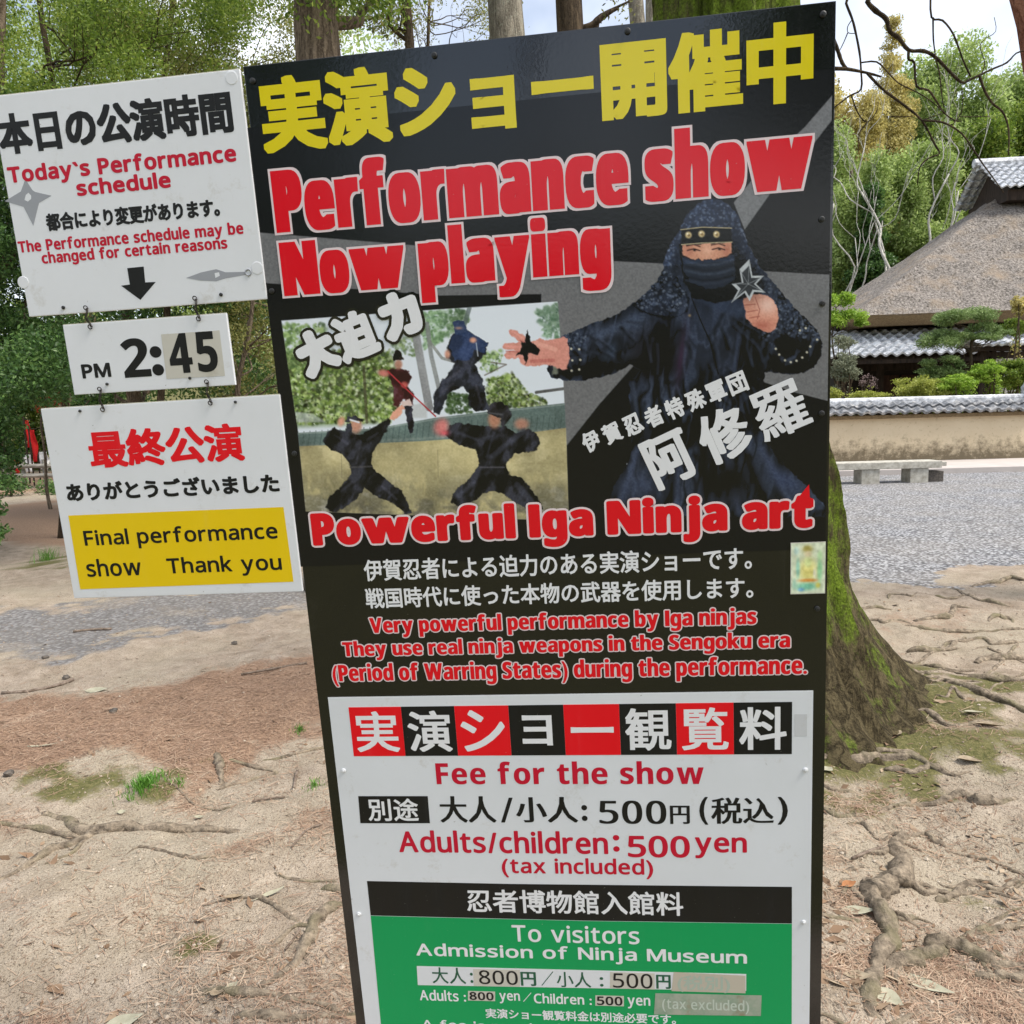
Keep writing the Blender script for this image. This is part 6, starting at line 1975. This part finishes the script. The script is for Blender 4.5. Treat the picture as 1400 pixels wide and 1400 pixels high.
lettering(PN, 'yen', [(683, 1364), (711, 1364), (700, 1357), (690, 1371)], I_WHITE, (.6, .5), **GL); lettering(PN, '／', [(715, 1363), (727, 1363), (720, 1356), (720, 1369)], I_WHITE, (.2, .2), **GL)
lettering(PN, 'Children :', [(730, 1365), (809, 1367), (736, 1357), (736, 1371)], I_WHITE, (.6, .5), **GL)
PN.sheet('price_patch', [(814, 1360), (853, 1361), (853, 1375), (814, 1374)], S_BEIGE, H + .0008, fee)
lettering(PN, '500', [(816, 1367), (851, 1367), (833, 1361.5), (833, 1373.5)], I_MATBLK, (.8, .6), h=H + .0014, parent=fee, name='price_lettering')
lettering(PN, 'yen', [(858, 1370), (889, 1370), (875, 1363), (865, 1378)], I_WHITE, (.6, .5), **GL)
PN.sheet('tape', [(896, 1357), (1041, 1360), (1040, 1388), (894, 1386)], M_TAPE2, H + .0016, fee)
lettering(PN, '(tax excluded)', [(905, 1371), (1024, 1373), (930, 1364), (907, 1382)], M_FAINT2, (.4, .3), h=H + .0022, parent=fee, name='price_lettering')
lettering(PN, '実演ショー観覧料金は別途必要です。', [(664, 1385), (924, 1391), (690, 1378.5), (690, 1392)], I_WHITE, (.5, .4), **GL)
lettering(PN, 'A fee is required for the show', [(577, 1401), (930, 1408), (584, 1393), (584, 1408)], I_WHITE, (.6, .5), spacing=1.1, **GL)
for x, y in ((470, 1053), (1101, 1052), (491, 1249), (1098.5, 1260)): screw(PN, x, y, .0042, M_CAP, 'screw', fee, h=.0011)
PN.sheet('rubbed_mark', [(1086, 976), (1103, 976), (1103, 1006), (1086, 1006)], dirty_white('rubbed_film', (.60, .61, .63), .5), H + .0001, fee)

# small pastel card stuck on the sign edge
CD = Plane(1105, 808, -.0008, 'sticker_card', 'small pastel picture card stuck near the right edge of the black board', 'sticker')
cu0, cu1, cz0, cz1 = CD.rect([(1083, 742), (1128, 742), (1127, 811), (1080, 811)])
nn = 40
CU, CZ = np.meshgrid(np.linspace(cu0, cu1, nn), np.linspace(cz1, cz0, nn + 20))
TX, TY = (CU - cu0) / (cu1 - cu0), (cz1 - CZ) / (cz1 - cz0)
cimg = np.ones(TX.shape + (3,)) * np.array((226, 234, 206)) / 255
def dab(x, y, rx, ry, c, a=.9):
    g = (np.exp(-(((TX - x) / rx) ** 2 + ((TY - y) / ry) ** 2) ** 1.6) * a)[..., None]
    cimg[:] = cimg * (1 - g) + np.array(c) / 255 * g
for a in ((.5, .55, .3, .25, (240, 226, 130)), (.48, .12, .16, .08, (168, 152, 70)), (.5, .22, .12, .07, (238, 220, 180)), (.5, .38, .12, .1, (220, 232, 160)), (.2, .5, .06, .2, (150, 210, 190)), (.85, .55, .08, .25, (150, 214, 160)), (.5, .74, .28, .035, (226, 140, 60)),
          (.45, .86, .35, .08, (120, 200, 170)), (.85, .25, .08, .1, (190, 226, 170)), (.15, .15, .08, .08, (200, 230, 220)), (.7, .6, .05, .1, (250, 246, 220)), (.3, .92, .1, .04, (120, 180, 220)), (.8, .84, .08, .06, (230, 220, 110)), (.1, .8, .06, .1, (180, 226, 200))): dab(*a)
nz3 = fbm(TX * 9, TY * 12, seed=4, oct=3)[..., None] - .5
cimg = np.clip(cimg + nz3 * .25, 0, 1)
Vc = np.stack([CU, np.full(CU.shape, -.0012), CZ], -1).reshape(-1, 3)
rows, cols_ = CU.shape
i = np.arange(rows - 1)[:, None] * cols_ + np.arange(cols_ - 1)[None]
Fcd = np.stack([i, i + cols_, i + cols_ + 1, i + 1], -1).reshape(-1, 4)
b = MB(); b.box((cu0 - .001, -.0010, cz0 - .001), (cu1 + .001, 0, cz1 + .001)); b.build('card', S_BEIGE, CD.root)
link('picture', np_mesh('picture', Vc, Fcd, False, lin(cimg.reshape(-1, 3) * 255)), print_mat('card_print', None, .3), CD.root)

# ------------------------------------------------------------------ the three white boards at the left
def board(pl, pxs, name='face_panel', thick=.006):
    u0, u1, z0, z1 = pl.rect(pxs)
    b = MB(); b.box((u0, 0, z0), (u1, thick, z1))
    o = b.build(name, S_WHITE, pl.root, bevel=.0012)
    b = MB(); b.box((u0 + .0006, .0008, z1 + .0002), (u1 - .0006, thick - .0008, z1 + .0012)); b.build('lit_top_edge', M_LIT_EDGE, pl.root)
    return u0, u1, z0, z1
S1 = Plane(200, 432, -.004, 'schedule_board', 'large white schedule board with a black arrow at the top left', 'sign board', 'white boards of the notice')
board(S1, [(-6, 131), (327.5, 94.5), (364.5, 408.5), (33, 434)])
def sl(pl, text, box, mat=I_MATBLK, bold=(1, 1), **k): lettering(pl, text, box, mat, bold, h=k.pop('h', .0008), name='lettering', **k)
sl(S1, '本日の公演時間', [(-5, 170), (317, 150), (312, 122.5), (28.5, 210)], bold=(2.3, 1.9), sq=True)
sl(S1, 'Today`s Performance', [(10, 235), (323, 212), (18, 226.5), (87, 250)], I_MAROON, (1.5, 1.3), spacing=1.06)
sl(S1, 'schedule', [(104, 255), (233, 245), (151, 241.5), (112, 268)], I_MAROON, (1.5, 1.3), spacing=1.04)
sl(S1, '都合により変更があります。', [(63, 304), (301, 290), (72, 291), (72, 316)], bold=(1.2, 1.1))
sl(S1, 'The Performance schedule may be', [(25, 338), (333, 315), (33, 328.5), (38, 349.5)], I_MAROON, (1.0, .8), spacing=1.12)
sl(S1, 'changed for certain reasons', [(57, 354), (311, 335), (69, 343.5), (111, 361)], I_MAROON, (1.0, .8), spacing=1.12)
def c1(p): return [(x / 3.333, 80 + y / 3.333) for x, y in p]
S1.sheet('arrow', c1([(580, 955), (655, 948), (662, 1020), (710, 1018), (640, 1100), (552, 1035), (592, 1030)]), I_MATBLK, .0008)
S1.sheet('star_mark', c1([(116, 550), (148, 600), (160, 608), (235, 625), (178, 658), (152, 762), (108, 676), (22, 650), (95, 606)]), I_GREY, .0006)
S1.sheet('star_hole', c1([(118, 622), (130, 612), (142, 625), (142, 640), (128, 652), (112, 645)]), S_WHITE, .0009)
S1.sheet('dart_mark', c1([(848, 1000), (915, 975), (985, 960), (1028, 974), (1115, 972), (1118, 986), (1028, 1002), (985, 1015), (915, 1012)]), I_GREY, .0006)
S1.sheet('dart_eye', c1([(978, 978), (998, 974), (1002, 990), (982, 1000)]), S_WHITE, .0009)
def ring(pl, x, y, r, mat, name, w=.0012):
    u, z = pl.uv(x, y)
    b = MB(); b.tube([(u + math.cos(a) * r, -.0006, z + math.sin(a) * r) for a in np.linspace(0, 2 * math.pi, 25)], w, 6, cap=False); b.build(name, mat, pl.root, smooth=True)
ring(S1, 1132 / 3.333, 80 + 975 / 3.333, .005, I_GREY, 'dart_ring')
for x, y in c1([(1055, 88), (106, 1020), (1172, 955)]):
    u, z = S1.uv(x, y)
    b = MB(); b.tube([(u, .001, z), (u, -.0003, z), (u, -.0006, z)], [.0105, .0105, .0095], 24); b.build('screw_cap', S_WHITE, S1.root)
for x, y in c1([(290, 1135), (1008, 1076)]): screw(S1, x, y, .003, M_SCREW, 'hole', h=.0002)

S2 = Plane(208, 532, -.005, 'time_board', 'small white board reading PM 2:45 hung between two larger white boards', 'sign board', 'white boards of the notice')
board(S2, [(86.5, 445), (309.6, 427.6), (321, 525.7), (101, 540.5)])
def c2(p): return [(40 + x / 3.1825, 400 + y / 3.1825) for x, y in p]
sl(S2, 'PM', c2([(229, 345), (353, 330), (240, 312), (245, 374)]), bold=(1.3, 1.2))
sl(S2, '2', c2([(404, 285), (522, 280), (460, 198), (440, 370)]), bold=(1.2, .6), face='b')
sl(S2, ':', c2([(530, 300), (582, 300), (555, 232), (555, 362)]), bold=(4.2, 4.2))
S2.sheet('number_patch', c2([(574, 182), (828, 164), (852, 362), (598, 376)]), S_BEIGE, .0010)
sl(S2, '45', c2([(608, 270), (818, 265), (640, 178), (650, 354)]), bold=(1.0, .6), face='b', gap=8, h=.0016)

S3 = Plane(260, 812, -.0045, 'closing_board', 'white hanging board with a yellow field of thanks below the time', 'sign board', 'white boards of the notice')
board(S3, [(54, 560), (380, 539), (415.5, 808.5), (103, 818)])
sl(S3, '最終公演', c2([(258, 680), (930, 650), (870, 569), (290, 765)]), I_FRED, (2.1, 1.7), sq=True)
sl(S3, 'ありがとうございました', c2([(158, 850), (1086, 820), (1040, 786), (200, 908)]), bold=(1.5, 1.3))
S3.sheet('yellow_field', c2([(170, 970), (1106, 933), (1150, 1258), (222, 1291)]), I_MYEL, .0007)
sl(S3, 'Final performance', c2([(237, 1060), (1080, 1040), (250, 1032), (500, 1112)]), bold=(.8, .8), h=.0013, spacing=1.04)
sl(S3, 'show', c2([(249, 1200), (486, 1190), (310, 1158), (310, 1236)]), bold=(.8, .8), h=.0013, spacing=1.02)
sl(S3, 'Thank you', c2([(600, 1190), (1097, 1170), (620, 1152), (940, 1232)]), bold=(.8, .8), h=.0013, spacing=1.02)
for pl, pts in ((S2, [(340, 398), (700, 372)]), (S3, [(222, 515), (898, 476)])):
    for x, y in c2(pts): screw(pl, x, y, .0025, M_SCREW, 'hole', h=.0002)

HK = Plane(200, 430, -.006, 'tmp')
HKM = HK.root.matrix_world.copy()
bpy.data.objects.remove(HK.root)
def hook(pa, pb, lab):
    pl = Plane(pa[0], pa[1], -.0062, 'wire_hook', lab, 'hook', 'wire hooks between the white boards')
    (ua, za), (ub, zb) = pl.uv(*pa), pl.uv(*pb)
    b = MB()
    n = 18
    for s in (-1, 1):
        pts = []
        for i in range(n):
            t = i / (n - 1)
            pts.append((ua + (ub - ua) * t + s * .0012 + .0015 * math.sin(t * 9), -.0035 * math.sin(math.pi * t) - .0005 + .004 * (abs(t - .5) > .47), za + (zb - za) * t))
        b.tube(pts, .00085, 7)
    b.tube([(ua + math.cos(a) * .0035, -.002 - .001 * math.sin(a), za + math.sin(a) * .0035) for a in np.linspace(0, 6.1, 16)], .0009, 6)
    b.tube([(ub + math.cos(a) * .0035, -.002 - .001 * math.sin(a), zb + math.sin(a) * .0035) for a in np.linspace(0, 6.1, 16)], .0009, 6)
    b.build('wire', M_WIRE, pl.root, smooth=True)
hook((118, 421), (124, 447), 'left wire hook joining the schedule board to the small time board')
hook((267, 408), (272, 436), 'right wire hook joining the schedule board to the small time board')
hook((137, 532), (141, 560), 'left wire hook joining the time board to the lower white board')
hook((283, 522), (288, 551), 'right wire hook joining the time board to the lower white board')
